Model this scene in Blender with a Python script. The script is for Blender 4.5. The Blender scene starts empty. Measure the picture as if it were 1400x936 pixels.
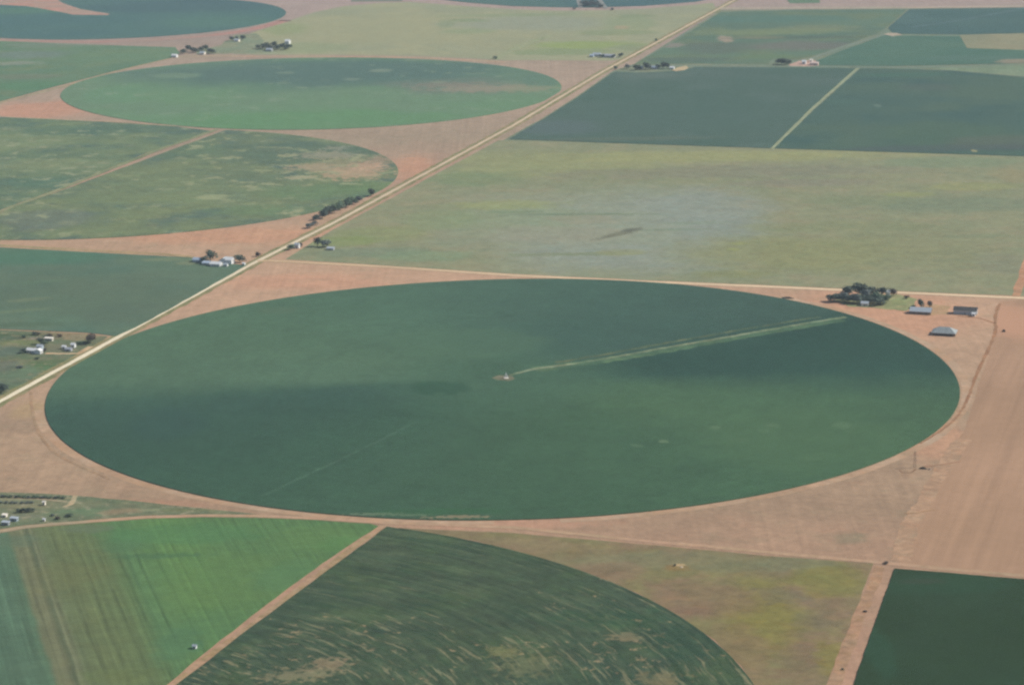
# Aerial view over irrigated farmland: pivot circles, section roads, farmsteads.
# World units are metres; the ground is z = 0, the camera hangs 573 m above the origin.
import bpy, bmesh, math, random
import numpy as np
from mathutils import Matrix, Vector
from mathutils.geometry import tessellate_polygon
sc = bpy.context.scene
C = sc.collection
random.seed(7)
FOC, PITCH, ROLL, HT, YAW = 3460.4, 0.246691, -0.013357, 572.83, 0.296919
PW, PH = 1400, 936
cp, sp = math.cos(PITCH), math.sin(PITCH)
cr, sr = math.cos(ROLL), math.sin(ROLL)
_R = Matrix.Rotation(YAW, 3, 'Z')
CAM_R = _R @ Vector((cr, sr * sp, sr * cp))
CAM_U = _R @ Vector((-sr, cr * sp, cr * cp))
CAM_F = _R @ Vector((0, cp, -sp))
RT = Vector((math.cos(YAW), math.sin(YAW), 0))
FW = Vector((-math.sin(YAW), math.cos(YAW), 0))

def at(x, y, z=0.0):
    """survey of the photograph: the ground point seen at photo position x, y"""
    d = CAM_R * ((x - PW / 2) / FOC) - CAM_U * ((y - PH / 2) / FOC) + CAM_F
    t = (z - HT) / d.z
    return Vector((d.x * t, d.y * t, z))

def pxm(x, y):
    """photo pixels per metre across and per metre of ground depth"""
    g = at(x, y)
    d = math.sqrt(g.x ** 2 + g.y ** 2 + HT ** 2)
    return FOC / d, FOC / d * HT / d

# ---------------------------------------------------------------- base colours
_Y = [5, 20, 50, 100, 150, 240, 350, 500, 600, 700, 800, 920]
_ADD = [(.0816, .1022, .1199), (.0796, .0977, .115), (.0751, .0922, .1098), (.0692, .0849, .1012), (.0639, .0786, .0932),
        (.056, .069, .0813), (.0491, .0602, .0705), (.0422, .0514, .0604), (.0387, .047, .0555), (.0357, .0433, .0511),
        (.0332, .0401, .0472), (.031, .037, .0431)]
_GAIN = [(1.17, 1.185, 1.2), (1.17, 1.182, 1.223), (1.18, 1.196, 1.237), (1.198, 1.214, 1.253), (1.216, 1.232, 1.275),
         (1.241, 1.257, 1.304), (1.262, 1.279, 1.329), (1.285, 1.303, 1.353), (1.295, 1.312, 1.361), (1.304, 1.323, 1.373),
         (1.313, 1.332, 1.382), (1.318, 1.341, 1.394)]

def tone(rgb, y):
    """base colour of a sunlit surface from the colour it shows in the photo (air and exposure taken out)"""
    out = []
    for i in range(3):
        c = rgb[i] / 255
        l = c / 12.92 if c <= .04045 else ((c + .055) / 1.055) ** 2.4
        a = float(np.interp(y, _Y, [q[i] for q in _ADD])); g = float(np.interp(y, _Y, [q[i] for q in _GAIN]))
        out.append(min(.85, max(.010, (l - a) / g)))
    return (out[0], out[1], out[2], 1)

# ---------------------------------------------------------------- materials
class G:
    """small helper round a procedural node tree"""
    def __init__(self, name, rough=.95, spec=.08):
        self.m = bpy.data.materials.new(name); self.m.use_nodes = True
        self.t = self.m.node_tree; self.b = self.t.nodes['Principled BSDF']
        self.b.inputs['Roughness'].default_value = rough
        self.b.inputs['Specular IOR Level'].default_value = spec
        self._pos = None
    def n(self, kind): return self.t.nodes.new(kind)
    def link(self, a, b): self.t.links.new(a, b)
    def put(self, sock, v):
        if isinstance(v, bpy.types.NodeSocket): self.link(v, sock)
        elif sock.type == 'VECTOR' and isinstance(v, tuple): sock.default_value = v[:3]
        else: sock.default_value = v
    @property
    def pos(self):
        if self._pos is None: self._pos = self.n('ShaderNodeNewGeometry').outputs['Position']
        return self._pos
    def math(self, op, a, b=0.0, clamp=False):
        k = self.n('ShaderNodeMath'); k.operation = op; k.use_clamp = clamp
        self.put(k.inputs[0], a); self.put(k.inputs[1], b); return k.outputs[0]
    def vec(self, op, a, b=None):
        k = self.n('ShaderNodeVectorMath'); k.operation = op
        self.put(k.inputs[0], a)
        if b is not None: self.put(k.inputs[1], b)
        return k.outputs['Value'] if op in ('DOT_PRODUCT', 'LENGTH') else k.outputs['Vector']
    def xyz(self, x, y, z=0.0):
        k = self.n('ShaderNodeCombineXYZ')
        for i, v in enumerate((x, y, z)): self.put(k.inputs[i], v)
        return k.outputs[0]
    def noise(self, size, detail=3, rough=.55, v=None, off=0.0, dist=0.0):
        k = self.n('ShaderNodeTexNoise'); k.noise_dimensions = '3D'
        vv = self.pos if v is None else v
        vv = self.vec('ADD', vv, (off * 913.7, off * 377.1, off * 51.3)) if off else vv
        self.link(vv, k.inputs['Vector'])
        k.inputs['Scale'].default_value = 1 / size; k.inputs['Detail'].default_value = detail
        k.inputs['Roughness'].default_value = rough; k.inputs['Distortion'].default_value = dist
        return k.outputs['Fac']
    def ramp(self, f, lo, hi, smooth=True, top=1.0):
        k = self.n('ShaderNodeMapRange'); k.clamp = True
        k.interpolation_type = 'SMOOTHSTEP' if smooth else 'LINEAR'
        self.put(k.inputs['Value'], f)
        k.inputs['From Min'].default_value = lo; k.inputs['From Max'].default_value = hi
        k.inputs['To Max'].default_value = top
        return k.outputs['Result']
    def mix(self, f, a, b):
        k = self.n('ShaderNodeMix'); k.data_type = 'RGBA'
        self.put(k.inputs[0], f); self.put(k.inputs[6], a); self.put(k.inputs[7], b)
        return k.outputs[2]
    def gain(self, col, f, lo, hi):
        """brightness mottling between lo and hi"""
        k = self.n('ShaderNodeMapRange'); k.clamp = False
        self.put(k.inputs['Value'], f); k.inputs['From Min'].default_value = .34; k.inputs['From Max'].default_value = .66
        k.inputs['To Min'].default_value = lo; k.inputs['To Max'].default_value = hi
        return self.vec('MULTIPLY', col, self.xyz(k.outputs[0], k.outputs[0], k.outputs[0]))
    def axis(self, d):
        return self.vec('DOT_PRODUCT', self.pos, (d[0], d[1], 0))
    def rows(self, col, d, period, amount, wob=.0):
        """planted or ploughed rows running across direction d"""
        u = self.axis(d)
        v = self.xyz(self.math('MULTIPLY', u, 1 / period), self.math('MULTIPLY', self.axis((-d[1], d[0])), .0035))
        f = self.noise(1.0, 2, .6, v)
        return self.gain(col, f, 1 - amount, 1 + amount)
    def lines(self, col, u, period, width, amount, wobble=.25, size=40):
        """thin drilled lines or tram lines every so many metres along coordinate u"""
        u = self.math('ADD', self.math('MULTIPLY', u, 1 / period), self.math('MULTIPLY', self.noise(size, 2, .5, off=19), wobble))
        f = self.math('ABSOLUTE', self.math('SUBTRACT', self.math('FRACT', u), .5))
        f = self.ramp(f, width, width * .25)
        f = self.math('MULTIPLY', f, self.ramp(self.noise(55, 3, .6, off=23), .36, .58))
        k = self.math('ADD', self.math('MULTIPLY', f, amount), 1.0)
        return self.vec('MULTIPLY', col, self.xyz(k, k, k))
    def patch(self, col, px, py, rx, ry, c, amt=1.0, ragged=.5, soft=.5, tilt=0.0, size=None):
        g = at(px, py); s, sd = pxm(px, py)
        ca, sa = math.cos(tilt), math.sin(tilt)
        a = (RT * ca + FW * sa) / (rx / s); b = (FW * ca - RT * sa) / (ry / sd)
        u = self.math('SUBTRACT', self.vec('DOT_PRODUCT', self.pos, tuple(a)), a.dot(g))
        w = self.math('SUBTRACT', self.vec('DOT_PRODUCT', self.pos, tuple(b)), b.dot(g))
        r = self.vec('LENGTH', self.xyz(u, w))
        sz = size or max(6.0, min(rx / s, ry / sd) * .7)
        r = self.math('ADD', r, self.math('MULTIPLY', self.math('SUBTRACT', self.noise(sz, 4, .6, off=px * .01), .5), ragged * 2))
        f = self.ramp(r, 1.12, 1.12 - soft, top=amt)
        return self.mix(f, col, c)
    def done(self, col, bump=None):
        self.put(self.b.inputs['Base Color'], col)
        return self.m

def plain(name, rgb, rough=.8, spec=.2, metal=0.0, vary=.08, size=1.5):
    g = G(name, rough, spec); g.b.inputs['Metallic'].default_value = metal
    return g.done(g.gain((rgb[0], rgb[1], rgb[2]), g.noise(size, 4), 1 - vary, 1 + vary))

def field(name, y, base, alt=None, big=260, third=None, mid=70, fine=.07, specks=None, speck_lo=.56, speck_hi=.66,
          speck_size=26, speck_amt=.8, rows=None, patches=(), off=0.0, zone=None):
    g = G(name)
    c = tone(base, y)
    if alt: c = g.mix(g.ramp(g.noise(big, 4, .55, off=off + 1), .38, .62), c, tone(alt, y))
    if third: c = g.mix(g.ramp(g.noise(mid, 4, .6, off=off + 2), .46, .68), c, tone(third, y))
    if zone: c = zone(g, c)
    for p in patches:
        c = g.patch(c, *p[:4], tone(p[4], p[1]), *p[5:])
    if specks:
        m1 = g.ramp(g.noise(speck_size, 4, .62, off=off + 3), speck_lo, speck_hi, top=speck_amt)
        m2 = g.ramp(g.noise(speck_size * 6, 2, .5, off=off + 4), .36, .56)
        c = g.mix(g.math('MULTIPLY', m1, m2), c, tone(specks, y))
    if rows: c = g.rows(c, *rows)
    c = g.gain(c, g.noise(6, 3, .7, off=off + 5), 1 - fine * 2.1, 1 + fine * 2.1)
    c = g.gain(c, g.noise(21, 4, .65, off=off + 6), 1 - fine * 1.7, 1 + fine * 1.7)
    t1 = g.ramp(g.noise(15, 3, .6, off=off + 7), .50, .68, top=min(1, fine * 9))
    c = g.mix(t1, c, g.vec('MULTIPLY', c, (1.09, .98, .93)))
    t2 = g.ramp(g.noise(19, 3, .6, off=off + 8), .50, .68, top=min(1, fine * 9))
    c = g.mix(t2, c, g.vec('MULTIPLY', c, (.90, 1.0, 1.03)))
    return g.done(c)

# ---------------------------------------------------------------- object helpers
def mark(o, label=None, cat=None, group=None, kind=None):
    if label: o['label'] = label
    if cat: o['category'] = cat
    if group: o['group'] = group
    if kind: o['kind'] = kind
    return o

def link(name, verts, faces, mat, parent=None, smooth=False):
    me = bpy.data.meshes.new(name)
    me.from_pydata([tuple(v) for v in verts], [], faces)
    if mat: me.materials.append(mat)
    if smooth:
        for p in me.polygons: p.use_smooth = True
    o = bpy.data.objects.new(name, me); C.objects.link(o)
    if parent: o.parent = parent
    return o

def bm_link(name, bm, mat, parent=None):
    me = bpy.data.meshes.new(name); bm.to_mesh(me); bm.free()
    if mat: me.materials.append(mat)
    o = bpy.data.objects.new(name, me); C.objects.link(o)
    if parent: o.parent = parent
    return o

def empty(name, loc, rz, label, cat, group=None):
    o = bpy.data.objects.new(name, None); C.objects.link(o)
    o.location = loc; o.rotation_euler = (0, 0, rz)
    return mark(o, label, cat, group)

def copy_tree(o, parent=None):
    c = o.copy(); C.objects.link(c); c.parent = parent
    for ch in list(o.children): copy_tree(ch, c)
    return c

def densify(pts, step, jit, closed=True, rng=random):
    out = []
    n = len(pts)
    for i in range(n if closed else n - 1):
        a, b = pts[i], pts[(i + 1) % n]
        d = b - a; L = d.length
        k = max(1, min(160, int(L / step)))
        nrm = Vector((-d.y, d.x, 0)) / max(L, 1e-6)
        ph = [rng.uniform(0, 6.28) for _ in range(3)]
        for j in range(k):
            s = L * j / k
            wv = .7 * math.sin(s / 31 + ph[0]) + .6 * math.sin(s / 13.3 + ph[1]) + .5 * math.sin(s / 6.1 + ph[2])
            out.append(a + d * (j / k) + nrm * (jit * (.45 * wv + rng.uniform(-.6, .6)) if j else 0))
    if not closed: out.append(pts[-1])
    return out

def slab(name, pts, z0, z1, mat, label, jit=.6, step=12, kind='structure', cat='field', group=None):
    """a sheet of ground or a stand of crop with its own height, from an outline in metres"""
    pts = densify([Vector((p[0], p[1], 0)) for p in pts], step, jit)
    n = len(pts)
    tri = tessellate_polygon([pts])
    v = [(p.x, p.y, z1) for p in pts]
    f = []
    for t in tri:
        a, b, c = (pts[i] for i in t)
        up = (b - a).cross(c - a).z
        f.append(tuple(t) if up > 0 else tuple(reversed(t)))
    if z1 - z0 > .2:
        v += [(p.x, p.y, z0) for p in pts]
        area = sum(pts[i].x * pts[(i + 1) % n].y - pts[(i + 1) % n].x * pts[i].y for i in range(n))
        for i in range(n):
            j = (i + 1) % n
            q = (i, n + i, n + j, j)
            f.append(q if area > 0 else tuple(reversed(q)))
    o = link(name, v, f, mat)
    return mark(o, label, cat, group, kind)

def sheet(name, px, z1, mat, label, **k):
    return slab(name, [at(x, y) for x, y in px], -.02 if z1 > .3 else z1, z1, mat, label, **k)

def spline(pts, n=10):
    """Catmull-Rom through points"""
    out = []
    m = len(pts)
    for i in range(m - 1):
        p0 = pts[max(i - 1, 0)]; p1 = pts[i]; p2 = pts[i + 1]; p3 = pts[min(i + 2, m - 1)]
        for j in range(n):
            t = j / n
            out.append(.5 * (2 * p1 + (p2 - p0) * t + (2 * p0 - 5 * p1 + 4 * p2 - p3) * t * t + (3 * p1 - p0 - 3 * p2 + p3) * t ** 3))
    out.append(pts[-1])
    return out

def strip(name, pts, width, z, mat, label, jit=.3, step=14, cat='track', kind='structure', ends=None, curve=False, crown=0.0):
    """a lane, track or road along a line of ground points"""
    pts = [Vector((p[0], p[1], 0)) for p in pts]
    if curve: pts = spline(pts, 8)
    pts = densify(pts, step, 0, closed=False)
    v, f = [], []
    n = len(pts)
    cols = 5 if crown else 2
    for i, p in enumerate(pts):
        d = (pts[min(i + 1, n - 1)] - pts[max(i - 1, 0)]); d.normalize()
        nr = Vector((-d.y, d.x, 0))
        w = width if ends is None else width + (ends - width) * i / (n - 1)
        for k in range(cols):
            s = k / (cols - 1) * 2 - 1
            e = s * w / 2 + (random.uniform(-jit, jit) if abs(s) == 1 else 0)
            q = p + nr * e
            v.append((q.x, q.y, z + crown * (1 - s * s)))
    for i in range(n - 1):
        for k in range(cols - 1):
            a = i * cols + k
            f.append((a + 1, a, a + cols, a + cols + 1))
    o = link(name, v, f, mat)
    return mark(o, label, cat, None, kind)

def line(*px): return [at(x, y) for x, y in px]

def extend(pts, a, b):
    d0 = (pts[0] - pts[1]).normalized(); d1 = (pts[-1] - pts[-2]).normalized()
    return [pts[0] + d0 * a] + pts + [pts[-1] + d1 * b]

def ring_outline(px, c=None, order=0, n=160, r0=None):
    """round outline measured at edge points: circle centre and radius, with a few gentle harmonics"""
    g = np.array([at(x, y)[:2] for x, y in px])
    if c is None:
        A = np.c_[2 * g, np.ones(len(g))]
        s = np.linalg.lstsq(A, (g ** 2).sum(1), rcond=None)[0]
        c = s[:2]
    v = g - np.array(c)
    th = np.arctan2(v[:, 1], v[:, 0]); r = np.hypot(v[:, 0], v[:, 1])
    cols = [np.ones_like(th)]
    for k in range(1, order + 1): cols += [np.cos(k * th), np.sin(k * th)]
    A = np.stack(cols, 1)
    lam = np.diag([0] + [.02] * (A.shape[1] - 1))
    q = np.linalg.solve(A.T @ A + lam, A.T @ r)
    t = np.linspace(0, 2 * math.pi, n, endpoint=False)
    cols = [np.ones_like(t)]
    for k in range(1, order + 1): cols += [np.cos(k * t), np.sin(k * t)]
    rr = np.stack(cols, 1) @ q
    return Vector((c[0], c[1], 0)), float(q[0]), [Vector((c[0] + a * math.cos(b), c[1] + a * math.sin(b), 0)) for a, b in zip(rr, t)]


# ---------------------------------------------------------------- light, air, camera
EL = math.radians(40)
sd = (RT * math.cos(math.radians(12)) + FW * math.sin(math.radians(12))).normalized()
SUN = Vector((sd.x * math.cos(EL), sd.y * math.cos(EL), math.sin(EL)))
w = bpy.data.worlds.new("World"); sc.world = w; w.use_nodes = True
sky = w.node_tree.nodes.new('ShaderNodeTexSky'); sky.sky_type = 'NISHITA'; sky.sun_disc = False
sky.sun_elevation = EL; sky.sun_rotation = math.atan2(sd.x, sd.y)
bgn = w.node_tree.nodes['Background']; bgn.inputs[1].default_value = .10
w.node_tree.links.new(sky.outputs[0], bgn.inputs[0])
sl = bpy.data.lights.new('sun', 'SUN'); sl.energy = 4.5; sl.angle = math.radians(.5); sl.color = (1, .95, .87)
so = bpy.data.objects.new('sun', sl); C.objects.link(so); so.rotation_euler = SUN.to_track_quat('Z', 'Y').to_euler()
cam = bpy.data.cameras.new('camera'); co = bpy.data.objects.new('camera', cam); C.objects.link(co); sc.camera = co
cam.sensor_width = 36; cam.lens = FOC / PW * 36; cam.clip_start = 1; cam.clip_end = 90000
M = Matrix((CAM_R, CAM_U, -CAM_F)).transposed().to_4x4(); M.translation = (0, 0, HT); co.matrix_world = M
vs = sc.view_settings; vs.view_transform = 'Standard'; vs.look = 'None'; vs.exposure = .3; vs.gamma = 1; vs.use_curve_mapping = False
sc.cycles.use_denoising = True; sc.cycles.denoiser = 'OPENIMAGEDENOISE'; sc.cycles.denoising_input_passes = 'RGB_ALBEDO'; sc.cycles.denoising_prefilter = 'NONE'
sc.cycles.use_adaptive_sampling = False
sc.cycles.pixel_filter_type = 'BLACKMAN_HARRIS'; sc.cycles.filter_width = 2.4
R_ = 32000
v = [(x, y, z) for x in (-R_, R_) for y in (-R_, R_) for z in (-1, 640)]
haze = link('haze', v, [(0, 1, 3, 2), (4, 6, 7, 5), (0, 4, 5, 1), (2, 3, 7, 6), (0, 2, 6, 4), (1, 5, 7, 3)], None)
hm = bpy.data.materials.new('haze air'); hm.use_nodes = True; ht = hm.node_tree; ht.nodes.clear()
ho = ht.nodes.new('ShaderNodeOutputMaterial'); pv = ht.nodes.new('ShaderNodeVolumePrincipled')
pv.inputs['Color'].default_value = (.74, .89, 1, 1); pv.inputs['Density'].default_value = 3.3e-5
ht.links.new(pv.outputs[0], ho.inputs['Volume']); haze.data.materials.append(hm)
mark(haze, 'pale blue summer haze lying over the whole farmland', 'haze', None, 'stuff')

# ---------------------------------------------------------------- the plain
def plain_soil():
    g = G('bare soil of the plain')
    c = g.mix(g.ramp(g.noise(420, 4, .55), .38, .62), tone((187, 152, 130), 640), tone((196, 150, 127), 640))
    # farther off the uncropped ground is a patchwork of quarter sections
    cell = g.vec('FLOOR', g.vec('MULTIPLY', g.pos, (1 / 800, 1 / 800, 0)))
    wn = g.n('ShaderNodeTexWhiteNoise'); wn.noise_dimensions = '3D'; g.link(cell, wn.inputs['Vector'])
    k = g.n('ShaderNodeValToRGB'); k.color_ramp.interpolation = 'CONSTANT'
    cols = [(.05, .10, .06), (.30, .21, .15), (.09, .13, .08), (.04, .085, .06), (.19, .18, .11), (.06, .12, .07)]
    el = k.color_ramp.elements
    el[0].color = cols[0] + (1,); el[0].position = 0; el[1].position = 1 / 6; el[1].color = cols[1] + (1,)
    for i in range(2, 6):
        e = el.new(i / 6); e.color = cols[i] + (1,)
    g.link(wn.outputs['Value'], k.inputs[0])
    a = g.axis((RT.x, RT.y)); b = g.axis((FW.x, FW.y))
    far = g.math('MAXIMUM', g.ramp(b, 5700, 5760), g.math('MAXIMUM', g.ramp(g.math('ABSOLUTE', a), 1750, 1810), g.ramp(g.math('MULTIPLY', b, -1), -1120, -1080)))
    k2 = g.n('ShaderNodeValToRGB'); e2 = k2.color_ramp.elements
    d0, d1 = at(700, 936).dot(FW), at(700, 0).dot(FW)
    stops = [(936, (178, 146, 125)), (760, (174, 146, 125)), (700, (165, 142, 122)), (600, (176, 152, 130)), (480, (185, 157, 135)), (385, (191, 161, 139)), (320, (184, 158, 137)), (230, (178, 154, 138)), (190, (164, 151, 136)), (140, (176, 158, 144)), (80, (169, 156, 144)), (45, (161, 150, 144)), (5, (172, 160, 154))]
    stops = [((at(700, y).dot(FW) - d0) / (d1 - d0), tone(q, y)) for y, q in stops]
    e2[0].position, e2[0].color = stops[0]; e2[1].position, e2[1].color = stops[-1]
    for p_, q in stops[1:-1]:
        e = e2.new(p_); e.color = q
    dep = g.math('ADD', g.axis((FW.x, FW.y)), g.math('MULTIPLY', g.math('SUBTRACT', g.noise(160, 3, .6, off=4), .5), 260))
    dn = g.math('MULTIPLY_ADD', dep, 1 / (d1 - d0)); dn.node.inputs[2].default_value = -d0 / (d1 - d0)
    g.link(dn, k2.inputs[0])
    c = k2.outputs[0]
    c = g.patch(c, 420, 385, 130, 14, tone((202, 156, 133), 385), .5, .6, .7)
    c = g.patch(c, 330, 322, 200, 14, tone((198, 154, 130), 320), .6, .6, .7)
    c = g.patch(c, 565, 228, 34, 22, tone((194, 152, 130), 225), .6, .5, .7)
    c = g.patch(c, 60, 150, 90, 14, tone((194, 154, 136), 150), .8, .5, .7)
    c = g.patch(c, 20, 575, 50, 22, tone((160, 140, 122), 575), .7, .5, .7)
    c = g.patch(c, 40, 560, 30, 14, tone((178, 156, 124), 560), .6, .5, .7)
    c = g.patch(c, 1200, 430, 150, 40, tone((200, 158, 134), 430), .8, .4, .6)
    c = g.patch(c, 1280, 600, 60, 40, tone((190, 152, 128), 600), .8, .4, .6)
    c = g.patch(c, 680, 717, 160, 8, tone((190, 152, 130), 715), .8, .5, .7)
    c = g.patch(c, 160, 690, 160, 8, tone((186, 148, 126), 685), .6, .5, .7)
    c = g.patch(c, 1160, 735, 30, 10, tone((150, 138, 118), 735), .7, .7, .7)
    c = g.mix(g.ramp(g.noise(22, 4, .62, off=11), .52, .72, top=.55), c, g.vec('MULTIPLY', c, (.86, .96, .94)))
    c = g.mix(g.ramp(g.noise(30, 4, .62, off=13), .54, .74, top=.6), c, g.vec('MULTIPLY', c, (1.05, .96, .94)))
    c = g.mix(g.ramp(g.noise(9, 3, .6, off=15), .55, .72, top=.5), c, g.vec('MULTIPLY', c, (.86, .88, .88)))
    c = g.rows(c, (.96, .28), 4.5, .05)
    c = g.gain(c, g.noise(6, 4, .65), .91, 1.09)
    c = g.gain(c, g.noise(17, 4, .65, off=3), .92, 1.08)
    c = g.gain(c, g.noise(70, 3, .6), .94, 1.06)
    c = g.mix(far, c, k.outputs[0])
    return g.done(c)
S_ = 30000
gr = link('ground', [(-S_, -S_, 0), (S_, -S_, 0), (S_, S_, 0), (-S_, S_, 0)], [(0, 1, 2, 3)], plain_soil())
mark(gr, 'flat reddish tan bare soil of the plain between the fields', 'ground', None, 'structure')

# ---------------------------------------------------------------- pivot circles
C1 = [(82.5,515.5),(66,538),(62,558),(66,578),(80,598),(105,618),(140,636),(187,654),(237,668),(300,682),(350,690.5),(395,697),(562,709.5),(700,711),(775,709),(875,700),(950,690),(1050,672),(1125,658),(1200,633),(1255,608),(1290,580),(1307,553),(1311,530),(1305,510),(1287,490),(1257,470),(1200,444),(1150,426),(1100,415),(1050,406),(950,391),(700,382),(650,383),(575,387),(500,394),(425,403),(350,413.5),(300,424)]
C2 = [(85,125),(84,132),(95,145),(112,152),(175,165),(250,171),(100,119),(137,105),(200,92),(350,82),(450,80),(575,81),(675,89),(375,179),(500,174),(600,166),(700,152),(725,96),(755,110),(764,120),(755,132),(725,147)]
C3 = [(400,184),(475,197),(520,212),(537,230),(536,249),(412,296),(350,306),(250,318),(150,325),(50,327)]
C4 = [(600,731),(650,739.5),(700,753),(775,774),(825,792),(875,813),(925,842),(975,874),(1012,909.5),(1027,933)]
C5 = [(0,52.5),(100,54),(200,51),(275,45),(350,35),(382,27),(391,19),(375,9)]
pivot = at(692, 516.5)
ROADX = lambda y: np.interp(y, [p.y for p in ROADA], [p.x for p in ROADA])
ROADA = extend(line((0, 548.5), (150, 467), (350, 358), (462, 301.5), (587, 234), (700, 172.5), (825, 97.5), (982, 12.5)), 1400, 6000)

c1c, c1r, c1o = ring_outline(C1, (pivot.x, pivot.y), 5)
c1o = [Vector((max(p.x, float(ROADX(p.y)) + 8), p.y, 0)) for p in c1o]

def c1_zone(g, c):
    """crop stands differ round the circle, as the sweep of the pivot left them"""
    dirs = [((300,480),(96,122,104)),((300,440),(94,120,103)),((500,415),(92,119,104)),((690,400),(88,114,103)),((850,408),(83,108,100)),((1000,420),(82,106,99)),
            ((1100,432),(80,103,97)),((1130,447),(70,94,89)),((1250,505),(71,96,90)),((1200,520),(78,104,93)),((1150,545),(87,114,95)),((1000,580),(89,116,95)),((950,640),(83,110,92)),((700,650),(81,107,91)),
            ((520,660),(80,106,92)),((330,650),(77,103,91)),((200,600),(76,101,92)),((110,570),(77,102,94)),((110,553),(80,106,96)),((110,540),(88,114,100)),((110,522),(95,121,104))]
    st = []
    for (x, y), rgb in dirs:
        q = at(x, y) - pivot
        st.append((math.atan2(q.y, q.x) / (2 * math.pi) + .5, tone(rgb, (y + 516) / 2)))
    st.sort(key=lambda s: s[0])
    k = g.n('ShaderNodeValToRGB'); el = k.color_ramp.elements
    wrap0 = [(st[0][1][i] + st[-1][1][i]) / 2 for i in range(3)] + [1]
    st = [(0.0, tuple(wrap0))] + st + [(1.0, tuple(wrap0))]
    el[0].position, el[0].color = st[0]; el[1].position, el[1].color = st[-1]
    for p_, col in st[1:-1]:
        e = el.new(p_); e.color = col
    d = g.vec('SUBTRACT', g.pos, (pivot.x, pivot.y, 0))
    s = g.n('ShaderNodeSeparateXYZ'); g.link(d, s.inputs[0])
    th = g.math('ARCTAN2', s.outputs[1], s.outputs[0])
    th = g.math('MULTIPLY_ADD', th, 1 / (2 * math.pi)); th.node.inputs[2].default_value = .5
    th = g.math('ADD', th, g.math('MULTIPLY', g.math('SUBTRACT', g.noise(60, 3, .6), .5), .02))
    g.link(th, k.inputs[0])
    r = g.vec('LENGTH', d)
    mid = g.ramp(r, 30, 150)
    c = g.mix(mid, tone((86, 113, 98), 520), k.outputs[0])
    # circular wheel tracks and drilling lines
    c = g.gain(c, g.noise(1, 3, .6, g.xyz(g.math('MULTIPLY', r, 1 / 9), g.math('MULTIPLY', th, 14))), .965, 1.035)
    c = g.gain(c, g.noise(5, 3, .65, off=9), .90, 1.10)
    c = g.gain(c, g.noise(28, 4, .6, off=3), .95, 1.05)
    c = g.lines(c, r, 50, .03, -.05, .05, 90)
    c = g.gain(c, g.noise(110, 3, .55, off=6), .96, 1.04)
    return c
m = field('big circle crop', 560, (84, 110, 96), None, fine=.025, third=None, zone=c1_zone,
          patches=[(978,585,9,3,(112,135,110),.6,.8,.6),(907,604,7,3,(114,136,112),.7,.7,.6),(1152,582,16,5,(112,138,112),.6,.9,.6),(1058,582,12,3.5,(112,136,110),.6,.9,.6),(1010,602,16,3,(102,128,104),.5,1,.6),(1045,590,10,3,(106,132,106),.5,1,.6),(1110,628,14,3,(102,130,104),.5,1,.6),(870,610,10,3,(100,124,102),.5,1,.6),(1120,625,30,6,(98,126,100),.4),
                   (1100,600,150,45,(90,117,94),.5),(230,580,60,22,(74,98,94),.5),(600,532,45,12,(72,100,88),.7),(600,539,10,3,(86,114,98),.6),
                   (515,703,40,2.0,(130,142,122),.6,1.8,.5,0,4),(560,704.5,30,1.6,(124,140,118),.6,1.8,.5,0,4),(625,707,50,2.0,(150,138,116),.7,1.8,.5,0,4),(600,700,110,5,(74,108,84),.5),(380,425,30,5,(104,120,104),.3),(820,460,260,30,(80,106,98),.3),(640,470,120,25,(95,122,104),.5)])
slab('crop_field', c1o, -.02, .55, m, 'big dark green pivot circle in the middle, split by a pale lane', jit=.5)

c2c, c2r, c2o = ring_outline(C2, None, 3)
c2o = [Vector((min(p.x, float(ROADX(p.y)) - 14), p.y, 0)) for p in c2o]
m = field('second circle crop', 130, (120, 145, 126), (118, 148, 124), 240, fine=.035, specks=(142, 158, 140), speck_lo=.57, speck_hi=.66, speck_size=32, speck_amt=.5,
          patches=[(450,100,330,24,(104,127,124),.95,.35,.7),(620,118,110,12,(122,134,128),.6,.6,.6),(660,121,80,6,(150,146,134),.8,1.8,.6,0,16),(610,116,60,4,(138,138,130),.7,1.8,.6,0,14),(720,122,40,5,(146,150,132),.7,1.6,.6,0,14),
                   (420,165,220,14,(112,148,118),.7),(520,97,18,2.4,(140,155,142),.6),(480,109,14,2,(134,150,138),.5),(390,100,14,2,(134,152,138),.5),(240,104,40,4,(132,154,134),.5),(155,130,45,14,(116,150,126),.5),(740,110,30,10,(106,132,124),.5)])
slab('crop_field', c2o, -.02, .5, m, 'pale green pivot circle between two farms, far bank dull and patchy')

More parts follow.
